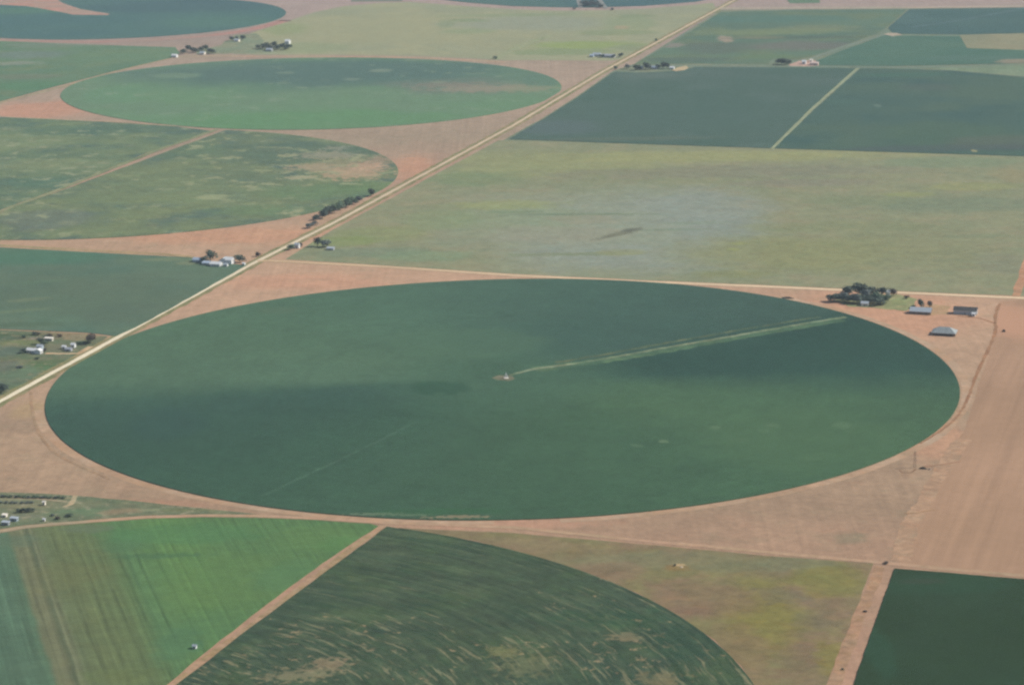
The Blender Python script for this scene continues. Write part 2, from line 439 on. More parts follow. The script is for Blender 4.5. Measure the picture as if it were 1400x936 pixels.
c3c, c3r, c3o = ring_outline(C3)
tr = line((297, 177.5), (212, 207), (128, 241), (60, 268), (0, 290), (-90, 322))
m3 = field('mottled circle crop', 245, (116, 132, 114), (127, 140, 115), 160, (106, 125, 116), 60, fine=.06, specks=(160, 164, 136), speck_lo=.53, speck_hi=.63, speck_size=24, speck_amt=.75,
           patches=[(400,208,120,18,(104,124,114),.8,.5,.6),(468,226,48,12,(154,150,128),.7,1.9,.5,0,12),(484,237,46,8,(176,158,136),.9,2.0,.4,0,9),(428,229,34,5,(166,156,134),.85,2.0,.4,0,9),(518,222,20,9,(160,148,132),.85,1.9,.5,0,9),(455,212,55,5,(152,152,136),.8,2.0,.4,0,9),(500,228,26,6,(180,158,138),.9,2.0,.4,0,8),(410,243,26,3,(168,164,138),.8,1.9,.4,0,8),(465,203,24,3,(150,154,140),.7,1.9,.4,0,8),(505,205,40,8,(100,122,112),.7),
                    (430,262,90,12,(112,138,112),.6),(250,262,160,22,(128,142,116),.6),(290,270,26,4,(158,166,136),.7),(60,300,70,16,(120,130,122),.6),(250,205,60,14,(108,130,114),.6),(360,288,80,8,(116,138,112),.6),(500,255,40,8,(116,138,110),.6)])
m3b = field('mottled field crop', 225, (114, 133, 115), (127, 142, 118), 150, (104, 125, 116), 60, fine=.06, specks=(156, 162, 138), speck_lo=.54, speck_hi=.64, speck_size=24, speck_amt=.7, off=3.3,
            patches=[(40,195,80,12,(134,148,122),.6),(40,225,120,8,(136,148,122),.6),(60,250,60,8,(102,128,116),.6),(120,178,110,8,(104,128,116),.6)])
# the eastern half of the circle, cut by the diagonal lane
def half(o, a, b, side):
    d = b - a
    return [p for p in o if d.cross(p - a).z * side > 0]
e3 = half(c3o, tr[0], tr[-2], -1)
w3 = half(c3o, tr[0], tr[-2], 1)
def ordered(h, c):
    ang = [math.atan2(p.y - c.y, p.x - c.x) for p in h]
    gaps = sorted(range(len(h)), key=lambda i: ang[i])
    a = [ang[i] for i in gaps]
    big = max(range(len(a)), key=lambda i: (a[(i + 1) % len(a)] - a[i]) % (2 * math.pi))
    seq = gaps[big + 1:] + gaps[:big + 1]
    return [h[i] for i in seq]
for h in (e3, w3):
    mid = sum(h, Vector()) / len(h)
    if (RT.dot(mid - c3c)) > 0: EAST3 = ordered(h, c3c)
slab('crop_field', EAST3, -.02, .45, m3, 'mottled grey green half circle with sandy thin patches left of the road')
sheet('crop_field', [(-330,143),(-120,156),(0,160.5),(120,166),(240,173),(292,180),(205,207.5),(124,240.5),(56,267),(-4,289),(-150,342),(-420,330)], .45, m3b, 'mottled green field left of the diagonal grass lane')

c4c, c4r, c4o = ring_outline(C4)
def c4_zone(g, c):
    d = g.vec('SUBTRACT', g.pos, (c4c.x, c4c.y, 0))
    s = g.n('ShaderNodeSeparateXYZ'); g.link(d, s.inputs[0])
    th = g.math('ARCTAN2', s.outputs[1], s.outputs[0])
    r = g.vec('LENGTH', d)
    dist = g.math('MULTIPLY', g.math('SUBTRACT', g.noise(40, 3, .6), .5), 10)
    rr = g.math('ADD', r, dist)
    v1 = g.xyz(g.math('MULTIPLY', rr, 1 / 7.0), g.math('MULTIPLY', th, 7.0), 0)
    v2 = g.xyz(g.math('MULTIPLY', rr, 1 / 22.0), g.math('MULTIPLY', th, 9.0), 3)
    v3 = g.xyz(g.math('MULTIPLY', rr, 1 / 3.2), g.math('MULTIPLY', th, 5.0), 7)
    n1 = g.noise(1, 4, .6, v1); n2 = g.noise(1, 4, .65, v2); n3 = g.noise(1, 3, .6, v3)
    c = g.gain(c, n1, .90, 1.10)
    c = g.lines(c, r, 11, .16, .16, .6, 60)
    c = g.lines(c, g.math('ADD', r, 3.0), 17, .12, -.16, .7, 70)
    c = g.mix(g.ramp(n3, .48, .64, top=.55), c, tone((68, 90, 76), 840))
    c = g.mix(g.ramp(n1, .50, .66, top=.5), c, tone((98, 112, 92), 840))
    depth = g.axis((FW.x, FW.y))
    near = g.ramp(g.math('MULTIPLY', depth, -1), at(640, 735).dot(FW) * -1, at(640, 900).dot(FW) * -1)
    dens = g.math('MULTIPLY', g.math('ADD', near, .15), g.ramp(g.noise(75, 3, .55, off=8), .34, .60))
    lift = g.math('MULTIPLY', dens, .10)
    sv = g.xyz(g.math('MULTIPLY', rr, 1 / 3.4), g.math('MULTIPLY', th, 7.0), 11)
    s1 = g.ramp(g.math('ADD', g.noise(1, 3, .6, sv), lift), .645, .735, top=.75)
    c = g.mix(s1, c, tone((132, 132, 108), 860))
    s2 = g.ramp(g.math('ADD', g.noise(9, 4, .65, off=5), lift), .70, .80, top=.8)
    c = g.mix(s2, c, tone((154, 140, 114), 880))
    sv2 = g.xyz(g.math('MULTIPLY', rr, 1 / 2.2), g.math('MULTIPLY', th, 3.0), 17)
    c = g.mix(g.ramp(g.noise(1, 2, .55, sv2), .60, .70, top=.45), c, tone((112, 124, 100), 850))
    return c
m4 = field('lower circle crop', 830, (82, 97, 83), (77, 94, 83), 120, (84, 102, 82), 50, fine=.07, zone=c4_zone,
           patches=[(450,908,34,8,(154,138,114),.6,2.0,.6,.3,5),(410,922,56,10,(144,138,112),.6,2.2,.6,.2,5),(690,892,26,8,(130,130,96),.65,1.8,.6,-.5,5),(720,910,40,18,(122,126,98),.5,2.2,.6,0,5),(900,928,36,10,(130,124,98),.6,2.0,.6,0,5),(860,872,26,6,(142,134,108),.7,1.8,.6,0,6),(840,846,90,16,(68,98,78),.35,1.4,.7),(930,880,50,30,(66,90,78),.5,.8,.6)])
a, b = at(529, 720), at(241, 936)
cut = half(c4o, a, b, 1); cut2 = half(c4o, a, b, -1)
for h in (cut, cut2):
    mid = sum(h, Vector()) / len(h)
    if RT.dot(mid - c4c) > 0: E4 = ordered(h, c4c)
arc = [p for p in E4 if p.y > at(640, 737).y or RT.dot(p - c4c) > 60]
arc = ordered(arc, c4c)
if (arc[0] - a).length < (arc[-1] - a).length: arc = arc[::-1]
slab('crop_field', arc + [at(560, 725.5), a, at(380, 830.5), at(352, 851), at(300, 891), b], -.02, .5, m4, 'dark streaked circle at the bottom edge with tan bare streaks')

c5c, c5r, c5o = ring_outline(C5)
m5 = field('top left circle crop', 30, (103, 130, 129), (100, 127, 128), 300, fine=.03, specks=(120, 142, 140), speck_lo=.64, speck_size=80, speck_amt=.4,
           patches=[(250,9,170,9,(99,122,127),.8,.4,.6),(40,15,80,5,(108,138,128),.8,.4,.6),(60,30,160,6,(101,128,130),.6),(300,30,90,8,(106,136,128),.5),(80,46,100,6,(98,124,128),.5)])
slab('crop_field', c5o, -.02, .5, m5, 'blue green circle in the top left corner with a bare wedge')
sheet('bare_soil', [(-330,3),(-100,5.5),(0,7),(36,9),(66,14),(100,20.5),(147,21.3),(150,19.6),(110,13),(86,5),(76,-1.5),(-100,-7),(-330,-12)], .56,
      field('bare wedge', 10, (172, 156, 146), (186, 152, 142), 120, fine=.05), 'bare pinkish wedge cut into the top left circle', cat='bare ground')
m6 = field('top middle circle crop', 5, (98, 124, 128), (104, 130, 128), 300, fine=.03)
slab('crop_field', [at(x, y) for x, y in [(560,-9),(590,-3),(610,.5),(640,4),(700,8.6),(760,10.4),(800,10.8),(880,8.5),(950,3),(985,-4),(1000,-12),(960,-28),(860,-38),(740,-38),(620,-28),(570,-18)]],
     -.02, .5, m6, 'dark teal circle cut off by the top edge of the view', step=25)

# ---------------------------------------------------------------- other fields
GNS = (1, 0); GEW = (0, 1)                                   # across north-south rows, across east-west rows
m = field('left field crop', 395, (105, 127, 112), (109, 127, 112), 200, (100, 124, 112), 80, fine=.035,
          patches=[(60,350,120,14,(94,128,112),.8,.4,.7),(110,400,170,30,(104,122,108),.7),(40,410,40,3,(126,138,116),.5,.6,.7,.35),(30,425,50,2.5,(122,138,114),.5,.6,.7,.3),(230,355,40,3,(130,142,118),.6,.9,.6),(255,360,18,3,(134,142,118),.6,.9,.6),
                   (60,385,60,3,(110,134,114),.4,.6,.7,.3),(180,430,80,16,(102,118,106),.5),(30,444,60,4,(96,116,100),.6,.6,.6),(100,372,100,5,(98,122,110),.5)])
sheet('crop_field', [(-330,324),(0,338.5),(100,344),(225,350.5),(262,352.5),(300,360),(330,362),(338,362.5),(298,385),(236,420.5),(186,447.5),(158,459.5),(120,455),(60,452.5),(0,450),(-330,438)], .4, m,
      'smooth grey green field between two farmyards left of the road')
m = field('farmyard pasture', 490, (116, 126, 106), (106, 122, 102), 40, (128, 130, 110), 16, fine=.06, specks=(146, 142, 120), speck_lo=.54, speck_hi=.64, speck_size=9,
          patches=[(15,480,30,8,(106,120,112),.7,.6,.6),(105,460,34,5,(152,140,118),.8,1.2,.6,0,6),(82,456.5,34,3,(150,136,114),.8,1.2,.6,0,6),(78,477,34,9,(126,128,112),.6,1.4,.6,0,5),(50,463,16,3,(150,140,130),.7,1.2,.6,0,5),(30,468,40,4,(124,134,100),.6),(25,495,45,5,(130,130,108),.6,.7,.6),(60,510,60,12,(104,132,104),.7),
                   (20,515,40,14,(112,128,112),.6),(8,500,20,8,(110,120,112),.6),(45,530,30,10,(116,134,100),.6),(75,497,40,6,(98,122,94),.7),(0,462,40,4,(96,114,100),.7),(25,458,60,2,(92,110,92),.7,.7,.6),(130,458,18,4,(150,140,116),.6)])
sheet('grass_field', [(-330,440),(0,451),(60,453.5),(120,456),(148,460),(128,473),(84,497.5),(40,521),(0,543),(-140,618),(-420,640)], .07, m, 'rough weedy pasture round the lower left farmyard', cat='pasture')
m = field('range grass', 290, (146, 150, 126), (140, 147, 124), 150, (150, 150, 127), 40, fine=.05, off=1.7,
          patches=[(900,215,420,10,(156,160,124),.8,.5,.7),(700,215,120,12,(146,152,124),.6),(760,232,200,12,(150,158,122),.6,.5,.7),(650,245,80,12,(128,146,118),.6,.6,.6),(1000,235,300,10,(138,140,126),.6,.6,.6),(1300,222,120,8,(132,148,126),.7,.6,.6),(1330,255,70,7,(150,155,118),.6,.6,.6),(1240,266,40,4,(148,156,116),.6,.7,.6),(1390,240,40,10,(152,148,122),.6),
                   (1300,280,150,12,(128,142,124),.6,.6,.6),(1180,275,80,8,(134,144,120),.5),(1100,250,120,6,(140,138,128),.5,.6,.6),
                   (830,310,250,70,(148,157,142),.9,.5,.8),(700,300,110,24,(142,156,130),.5),(950,285,120,34,(146,156,149),.7,.7,.8),(985,325,74,38,(144,154,147),.6,.7,.8),(870,352,170,24,(147,156,147),.6,.7,.7),(760,320,120,14,(152,154,138),.7,.6,.6),(800,300,60,8,(154,152,134),.5,.7,.6),
                   (690,280,90,7,(152,160,120),.6,.7,.6),(520,320,80,14,(140,150,114),.6,.6,.6),(470,330,50,8,(134,150,108),.6),(600,300,60,14,(136,152,122),.5),(510,345,90,8,(128,142,124),.7,.6,.6),(580,350,80,8,(132,152,126),.6),
                   (790,293,110,2.2,(126,140,122),.7,.5,.6,-.04),(700,290,50,2,(124,142,120),.6,.6,.6),(845,320,54,2.4,(124,128,115),.85,.8,.7,.82),(864,314,20,2.2,(112,118,112),.7,.8,.7,.7),(920,314,60,1.6,(128,142,126),.6,.5,.6),(820,347,60,3,(128,140,114),.6,.7,.6),(740,348,60,3,(132,142,118),.6,.7,.6),(850,345,40,5,(150,154,122),.6),
                   (1100,345,200,32,(144,148,116),.8,.5,.7),(1280,340,110,34,(142,146,120),.6,.5,.6),(1010,333,15,2.4,(152,158,114),.6,.7,.6),(1003,341,10,2.2,(156,162,112),.6,.7,.6),(1000,375,60,6,(140,146,110),.5,.7,.6),(1330,323,60,3,(130,142,120),.5,.8,.6),(1370,360,40,18,(138,142,124),.6),
                   (950,305,60,3,(136,150,134),.5,.8,.6),(1150,310,160,8,(138,146,118),.5,.7,.6)])
sheet('grass_field', [(682,191.8),(700,192.3),(880,197.4),(1050,202.8),(1400,214.2),(1720,224.6),(1720,420),(1402,405.3),(1387,404.3),(1225,397.8),(1050,389.8),(875,382.8),(700,374.3),(525,362.8),(390,354.5),(440,323),(470,306),(594,239)], .09, m,
      'wide beige green grass range with a pale bluish dry lake bed', cat='grassland')
sheet('grass_field', [(680,196),(740,163),(790,131),(838,97),(866,88),(985,14),(1720,8),(1720,228),(1400,216),(1050,204.5)], .04, field('far verge grass', 110, (126, 142, 130), (136, 144, 128), 90, fine=.05), 'grassy verges between the dark far fields on the right', cat='grassland')
md1 = field('dark field crop', 150, (100, 120, 116), (96, 118, 113), 260, (102, 122, 118), 90, fine=.03, patches=[(760,175,70,12,(106,122,124),.6),(890,104,60,5,(112,128,124),.6,.7,.6),(860,190,150,3,(112,124,116),.5,.6,.6),(950,150,160,30,(97,119,115),.5)])
sheet('crop_field', [(696,190.5),(740,165),(790,133),(836,101),(842,98.5),(870,100),(930,97.5),(950,92),(1080,92.8),(1169.5,93.8),(1107.5,149),(1053,203),(880,197)], .5, md1, 'smooth dark blue green field right of the road beyond the grass range')
md2 = field('dark field crop right', 150, (94, 117, 113), (99, 120, 112), 260, (90, 114, 112), 110, fine=.03, off=4.4, patches=[(1300,185,110,20,(98,120,108),.6),(1380,195,90,10,(108,118,112),.6),(1300,203,160,5,(98,110,112),.6),(1240,103,70,3,(94,124,116),.6),(1270,120,40,6,(104,118,116),.5),(1200,145,6,2,(122,142,132),.6),(1332,207,5,2,(160,158,130),.9,.6,.6),(1150,140,30,4,(98,124,118),.4)])
sheet('crop_field', [(1176.5,93.8),(1240,94.6),(1300,97),(1400,106),(1720,120),(1720,224),(1400,213.6),(1058.5,203.2),(1114,149.6)], .5, md2, 'dark teal field right of the pale farm track')
sheet('grass_field', [(1255,92.3),(1340,91),(1400,90),(1720,90),(1720,118),(1400,104.5),(1310,97)], .1, field('grass wedge', 97, (128, 146, 128), (136, 152, 134), 90), 'pale green grass wedge between dark fields at the right edge', cat='grassland')
mu = field('upper mixed field', 55, (114, 136, 124), (108, 130, 122), 240, (120, 136, 120), 90, fine=.04, off=2.1,
           patches=[(1060,44,120,5,(132,146,124),.7,.6,.6),(1100,63,90,8,(124,128,126),.8,.6,.6),(980,66,60,9,(112,124,120),.7,.6,.6),(992,54,12,5,(170,158,146),.8,.8,.6),(915,62,22,4,(148,144,140),.75,.9,.6),(1060,26,120,6,(106,134,128),.7),(940,82,70,4,(106,124,120),.7),(1120,38,60,4,(138,146,126),.5),(1050,78,40,4,(118,138,116),.6),(1090,52,110,1.8,(104,116,114),.6,.6,.6),(1040,52,40,2,(140,142,124),.6,.8,.6)])
sheet('crop_field', [(866,88.5),(900,70),(940,46),(985,17),(1100,14),(1240,13.5),(1212,38),(1200,46),(1152,63),(1108,78),(1090,81),(1056,80.5),(1050,88),(940,87)], .3, mu, 'patchy grey green field in the far right with a bare spot')
sheet('crop_field', [(1116,83.5),(1160,66.5),(1208,49),(1240,49.5),(1310,50),(1400,51),(1720,52),(1720,86),(1400,86.5),(1225,90.5),(1118,89.2)], .5,
      field('far teal field', 70, (100, 128, 120), (106, 132, 122), 200, fine=.035, patches=[(1390,85,30,5,(160,150,136),.7,.7,.6),(1330,80,80,4,(108,132,126),.5)]), 'far teal field beside the diagonal grass track')
sheet('crop_field', [(1312,48.8),(1405,46.5),(1720,46),(1720,69),(1400,69),(1322,66.5)], .58, field('far stubble', 57, (152, 152, 133), (144, 148, 131), 120, fine=.05), 'pale beige stubble patch in the far right corner')
sheet('crop_field', [(1222,46.5),(1214,38.5),(1243,13.2),(1400,11),(1720,8),(1720,44),(1405,45),(1312,47.5)], .5,
      field('far blue field', 33, (97, 121, 122), (101, 125, 124), 200, fine=.035, patches=[(1240,25,40,9,(104,128,128),.6)]), 'dark blue green field in the far right corner')
sheet('crop_field', [(1074,-2),(1120,-1.5),(1121,4.5),(1080,5)], .3, field('far green patch', 3, (118, 142, 126)), 'small green patch in the pinkish ground at the top edge')
sheet('crop_field', [(482,-6),(548,-6),(550,2.2),(480,2.6)], .3, field('far grey field', 0, (134, 144, 134)), 'small grey green strip at the top edge left of the teal circle')
mg2 = field('upper grassland', 45, (160, 164, 142), (154, 160, 140), 220, (164, 166, 142), 90, fine=.035, off=6.2,
            patches=[(560,40,230,22,(163,165,140),.6),(390,40,36,9,(148,160,130),.7,.7,.6),(420,66,60,8,(148,160,134),.6),(720,32,120,12,(152,160,146),.8,.4,.6),(640,28,30,3,(136,152,128),.6,.7,.6),(610,33,14,7,(140,154,132),.6,.6,.6),(640,43,40,4,(146,160,134),.6),(700,21,120,2.4,(142,156,132),.6,.5,.6),(860,32,40,12,(144,158,134),.6),(870,22,30,3,(138,152,130),.6),(840,45,60,4,(140,154,128),.6),
                     (790,62,100,6,(146,164,118),.75,.6,.6),(770,71,90,5,(138,154,126),.7),(690,60,60,10,(156,160,138),.6),(870,65,40,5,(140,152,130),.6),(900,15,80,5,(152,158,142),.6),(850,38,12,3,(172,158,138),.6,.8,.6)])
sheet('grass_field', [(300,66),(326,52),(345,45),(400,27),(430,17),(470,9),(520,4.5),(560,3),(600,6),(640,9),(700,13),(760,15),(820,14.5),(880,12.5),(950,7),(975,4),(979,12),(930,42),(888,66),(858,80),(835,83.5),(800,83),(720,82.5),(690,83),(640,80),(575,77),(450,75.2),(395,75.5),(350,75),(320,74)], .08, mg2,
      'pale beige green grassland in the far middle between the circles', cat='grassland')
ml1 = field('upper left field', 90, (118, 142, 124), (112, 138, 122), 200, (124, 142, 122), 80, fine=.04, off=7.7,
            patches=[(40,75,60,6,(126,142,136),.8,.6,.6),(20,87,40,3,(150,156,146),.6,.8,.6),(60,62,60,4,(130,144,134),.6),(120,60,50,3,(136,148,136),.6),(30,105,60,4,(128,136,124),.6),(40,118,60,6,(106,140,118),.7),(160,78,90,10,(118,144,124),.5)])
sheet('crop_field', [(-330,52),(0,56.5),(90,60),(170,63),(240,65),(246,73),(236,79),(200,87),(150,99),(105,111),(70,120),(0,139),(-330,215)], .3, ml1, 'grey green field between two circles at the far left')

# bottom strip of fields
u_dir = (at(113, 936) - at(42, 727)).normalized(); u_per = (-u_dir.y, u_dir.x)
if Vector((u_per[0], u_per[1], 0)).dot(RT) < 0: u_per = (-u_per[0], -u_per[1])
def bg_zone(g, c):
    u = g.axis(u_per)
    u = g.math('ADD', u, g.math('MULTIPLY', g.math('SUBTRACT', g.noise(50, 4, .6, off=2), .5), 6))
    u0 = at(113, 936).x * u_per[0] + at(113, 936).y * u_per[1]
    def U(x, y=936): q = at(x, y); return q.x * u_per[0] + q.y * u_per[1] - u0
    lo, hi = U(-120), U(420)
    k = g.n('ShaderNodeValToRGB'); el = k.color_ramp.elements
    st = [(U(-110), (95,120,103)), (U(48), (97,121,103)), (U(72), (98,121,101)), (U(80), (120,126,102)), (U(98), (120,124,101)), (U(104), (110,118,96)), (U(108), (100,110,92)), (U(112), (122,128,104)),
          (U(126), (109,121,95)), (U(160), (110,122,93)), (U(215), (106,122,92)), (U(236), (102,124,92)), (U(252), (98,127,94)), (U(330), (104,136,92)), (U(410), (98,128,92))]
    el[0].position = 0; el[0].color = tone(st[0][1], 830); el[1].position = 1; el[1].color = tone(st[-1][1], 830)
    for p_, col in st[1:-1]:
        e = el.new((p_ - lo) / (hi - lo)); e.color = tone(col, 830)
    f = g.math('MULTIPLY_ADD', u, 1 / (hi - lo)); f.node.inputs[2].default_value = (-u0 - lo) / (hi - lo)
    g.link(f, k.inputs[0])
    c = k.outputs[0]
    c = g.rows(c, u_per, 3.4, .12)
    c = g.lines(c, g.axis(u_per), 13, .13, -.17, .5, 60)
    c = g.lines(c, g.math('ADD', g.axis(u_per), 4.0), 6.1, .2, .10, .4, 45)
    c = g.rows(c, u_dir[:2], 12, .05)
    return c
mb = field('bright green crop', 830, (98, 130, 92), None, fine=.035, zone=bg_zone,
           patches=[(330,790,150,45,(105,134,92),.6,.7,.8),(440,735,80,22,(106,136,94),.6,.5,.7),(170,745,40,14,(96,128,98),.6,.8,.7),(215,760,70,4,(88,118,92),.6,1.2,.6,0,8),(250,730,120,16,(94,132,96),.6),(300,860,80,30,(95,128,96),.5,.8,.8),(240,880,40,30,(92,126,98),.5,.9,.8),(90,790,60,30,(118,122,92),.4,1.2,.7),(20,740,40,10,(104,122,104),.6,.6,.6),(120,723,40,6,(112,126,106),.6),(270,884,10,8,(86,124,98),.4),(160,925,60,12,(114,128,90),.4,1.2,.7),(400,790,60,25,(96,130,98),.5),(470,745,40,14,(100,138,94),.5)])
sheet('crop_field', [(-260,760),(-100,741),(0,729),(37,722.5),(75,719),(137,714),(200,709.5),(275,707.3),(350,708),(430,711),(505,716),(517,719),(440,770),(343,842),(290,884),(230,934),(190,966),(96,1030),(-120,1180),(-600,1180)], .4, mb,
      'bright green striped field in the lower left with olive and teal strips')
mq = field('olive grass', 830, (138, 126, 102), (134, 130, 98), 90, (142, 124, 104), 40, fine=.06, off=9.1,
           patches=[(1040,840,70,60,(134,130,84),.8,.5,.7),(1130,790,60,30,(134,132,88),.8,.5,.6),(1080,770,70,12,(124,126,104),.7,.6,.6),(900,765,160,14,(132,130,106),.7,.5,.6),(700,745,110,12,(142,128,106),.6),(1060,815,60,12,(122,116,101),.5,1.6,.7,-.35,12),(1110,850,55,9,(120,116,99),.45,1.6,.7,-.5,12),(1090,900,44,22,(124,112,96),.45,1.5,.7,0,14),(960,820,90,30,(140,120,102),.6,.5,.6),(1010,890,50,40,(138,122,98),.6),(925,776,20,5,(140,120,88),.8,.7,.6),(930,772,9,2.4,(176,156,124),.9,.7,.5,0,4),(1140,900,30,30,(136,130,84),.7,.6,.6),(830,780,60,14,(140,122,104),.5),(1010,775,80,8,(128,128,104),.6)])
sheet('grass_field', [(541,721.5),(620,724.8),(700,728),(850,741),(950,750),(1050,759.5),(1120,764.5),(1194,770),(1186,790),(1172,832),(1150,885),(1128,940),(1100,1010),(1062,1010),(1029,933),(1013,909),(976,873.2),(926,841.2),(876,812),(826,791),(776,773),(701,752),(650,738.5),(600,730)], .06, mq,
      'olive and brown weedy grass triangle beside the lower circle', cat='grassland')
md = field('darkest field crop', 860, (64, 82, 68), (66, 85, 72), 120, fine=.03, off=3.9, patches=[(1290,800,100,14,(66,90,76),.7),(1260,795,40,4,(78,86,78),.5),(1200,890,24,40,(66,92,78),.6)])
sheet('crop_field', [(1223,777.5),(1310,784.5),(1400,792),(1720,818),(1720,1250),(1075,1250),(1140,1030),(1166,938),(1174,915),(1189,872),(1197,850),(1207,822),(1215,800)], .6, md, 'darkest green field in the lower right corner', jit=.4, step=3.5)
mj = field('farm strip grass', 690, (121, 128, 107), (112, 124, 103), 60, (128, 132, 108), 22, fine=.06, specks=(154, 150, 128), speck_lo=.53, speck_hi=.63, speck_size=7,
           patches=[(60,690,60,6,(134,134,112),.6,.7,.6),(120,700,50,6,(108,128,104),.7),(20,683,40,2,(142,142,118),.7,.6,.6),(60,681,50,1.4,(160,150,128),.8,.5,.6),(25,692,40,2,(140,138,112),.6,.6,.6),(170,698,30,4,(150,136,114),.7,.7,.6),(205,697,22,2,(146,150,124),.7,.8,.6),(150,701,20,4,(148,134,114),.6,.7,.6),(25,706,40,4,(128,134,118),.6),(100,690,50,6,(126,130,108),.6),(250,697,40,2.5,(124,128,100),.6)])
sheet('grass_field', [(-260,668),(0,672.5),(60,674.5),(100,677),(170,683),(250,692),(320,699),(352,702.5),(275,703),(200,704.2),(137,709),(75,714),(37,717.2),(0,723),(-260,754)], .08, mj, 'weedy green farmyard strip along the dirt road at the lower left', cat='pasture')
mp = G('ploughed soil')
pc = mp.mix(mp.ramp(mp.noise(180, 4, .55, off=2), .4, .62), tone((172, 143, 121), 640), tone((177, 147, 125), 640))
pc = mp.rows(pc, GNS, 5.5, .05); pc = mp.rows(pc, GNS, 15, .045); pc = mp.rows(pc, GNS, 40, .03); pc = mp.gain(pc, mp.noise(11, 4, .65), .96, 1.04)
pc = mp.patch(pc, 1390, 440, 60, 30, tone((200, 158, 134), 440), .7, .5, .7)
sheet('bare_soil', [(1368,412),(1398,410),(1720,425),(1720,815),(1400,789.5),(1300,781),(1226,774),(1240,720),(1268,660),(1318,590),(1340,520),(1358,470)], .05, mp.done(pc), 'bare ploughed tan field at the right edge', cat='bare field')
# greener yard round the right hand farm
sheet('grass_yard', [(1140,411),(1180,401),(1228,402),(1252,408),(1250,419),(1238,425),(1205,422),(1160,419)], .07,
      field('yard grass', 412, (156, 154, 122), (146, 152, 118), 14, fine=.08, patches=[(1230,413,12,6,(142,152,116),.8)]), 'scruffy green yard round the trees of the right hand farm', cat='yard', jit=2.5, step=5)
sheet('grass_yard', [(1240,424),(1275,416),(1300,419),(1298,430),(1262,431)], .07, field('yard dirt', 424, (188, 158, 130), (178, 154, 126), 14, fine=.06), 'tan trampled yard by the right hand farm house', cat='yard', jit=2.5, step=5)
sheet('grass_yard', [(268,68),(300,63),(322,48),(350,46),(362,55),(352,66),(395,70),(352,73),(290,74),(268,74)], .12, field('far yard', 62, (136, 150, 134), (146, 152, 134), 30), 'grassy yard between the tree clumps of the far left farm', cat='yard', jit=3, step=10)
sheet('bare_soil', [(1078,89),(1092,83.5),(1106,82.5),(1119,83.5),(1119.5,90),(1100,91.3),(1082,90.8)], .12, field('far yard soil', 86, (190, 166, 156)), 'pinkish bare yard of the far right farm', cat='yard', jit=1.5, step=8)
sheet('bare_soil', [(918,96.5),(926,93),(938,90.5),(941,93),(936,96.5),(924,98)], .56, field('far yard sand', 94, (188, 174, 148)), 'sandy patch at the end of the far tree row', cat='yard', jit=1.5, step=8)
sheet('bare_soil', [(1208,47.5),(1214,45.6),(1226,45.8),(1233,48),(1220,50.5)], .6, field('corner sand', 48, (176, 168, 154)), 'pale bare patch where the far grass track ends', cat='bare ground', jit=1.5, step=8)
sheet('bare_soil', [(672,517),(682,513.5),(697,513.5),(704,518),(695,521.5),(680,520)], .58, field('pivot pad', 517, (134, 132, 116), (120, 126, 108), 10), 'worn bare patch round the pivot tower', cat='bare ground', jit=.8, step=3)

# ---------------------------------------------------------------- roads, lanes and tracks
def road_mat(name, y0, near, y1, far, edge=.0):
    g = G(name)
    d = g.axis((FW.x, FW.y))
    k = g.n('ShaderNodeMapRange'); k.clamp = True
    g.link(d, k.inputs[0]); k.inputs[1].default_value = at(700, y0).dot(FW); k.inputs[2].default_value = at(700, y1).dot(FW)
    c = g.mix(k.outputs[0], tone(near, y0), tone(far, y1))
    c = g.gain(c, g.noise(5, 4, .6), .93, 1.07); c = g.gain(c, g.noise(60, 3, .6), .94, 1.06)
    return g.done(c)
# the road really is whiter caliche near the camera and sandier farther on
strip('road_verge', ROADA, 17, .12, field('verge', 300, (150, 144, 118), (138, 140, 112), 50, (164, 148, 122), 20, fine=.07), 'sandy verge along the long straight gravel road', jit=1.2, cat='road verge')
strip('gravel_road', ROADA, 5.4, .16, road_mat('caliche road', 470, (232, 222, 196), 250, (202, 186, 163)), 'long straight pale gravel road running from lower left to the top', jit=.4, cat='road', crown=.1)
ROADB = line((368, 356.5), (525, 364.8), (700, 376.5), (875, 385), (1050, 392), (1225, 400), (1387, 407.2))
strip('gravel_road', [at(352, 357)] + extend(ROADB, 0, 1500), 8.5, .22, road_mat('side road', 400, (222, 200, 170), 356, (204, 180, 150)), 'pale gravel side road along the top of the big circle', jit=.5, cat='road', crown=.1)
strip('dirt_road', extend(line((0, 726), (37, 719.6), (75, 716), (137, 711.2), (200, 706.5), (275, 704.8), (350, 705), (430, 708.2), (525, 714), (600, 717), (700, 721), (850, 736), (1050, 754.5), (1215, 770), (1400, 787)), 400, 500), 6, .14,
      field('dirt road soil', 720, (180, 155, 130), (186, 156, 133), 60, fine=.05, patches=[(40,719,110,12,(168,158,134),.8,.5,.6)]), 'tan dirt road running under the big circle', jit=.6, cat='road')
strip('dirt_road', extend(line((235, 938), (290, 892), (350, 849.5), (440, 781), (523, 718.5)), 520, 0), 5.2, .16, field('lane soil', 820, (170, 148, 120), (178, 150, 126), 40, (160, 140, 110), 12, fine=.07), 'tan dirt lane between the bright field and the lower circle', jit=.6, cat='road')
strip('dirt_road', extend(line((1140, 938), (1160, 880), (1182, 825), (1203, 774)), 420, 0), 8, .10, field('strip soil', 850, (180, 147, 123), (172, 143, 119), 30, (166, 138, 112), 10, fine=.07), 'rutted reddish dirt lane beside the darkest field', jit=1.0, cat='road')
strip('farm_track', line((1056, 204), (1110.5, 149), (1172.8, 93.5)), 5, .24, field('track grass', 150, (158, 166, 142), (150, 160, 138), 40, fine=.06), 'pale grass track splitting the two dark fields', jit=.5)
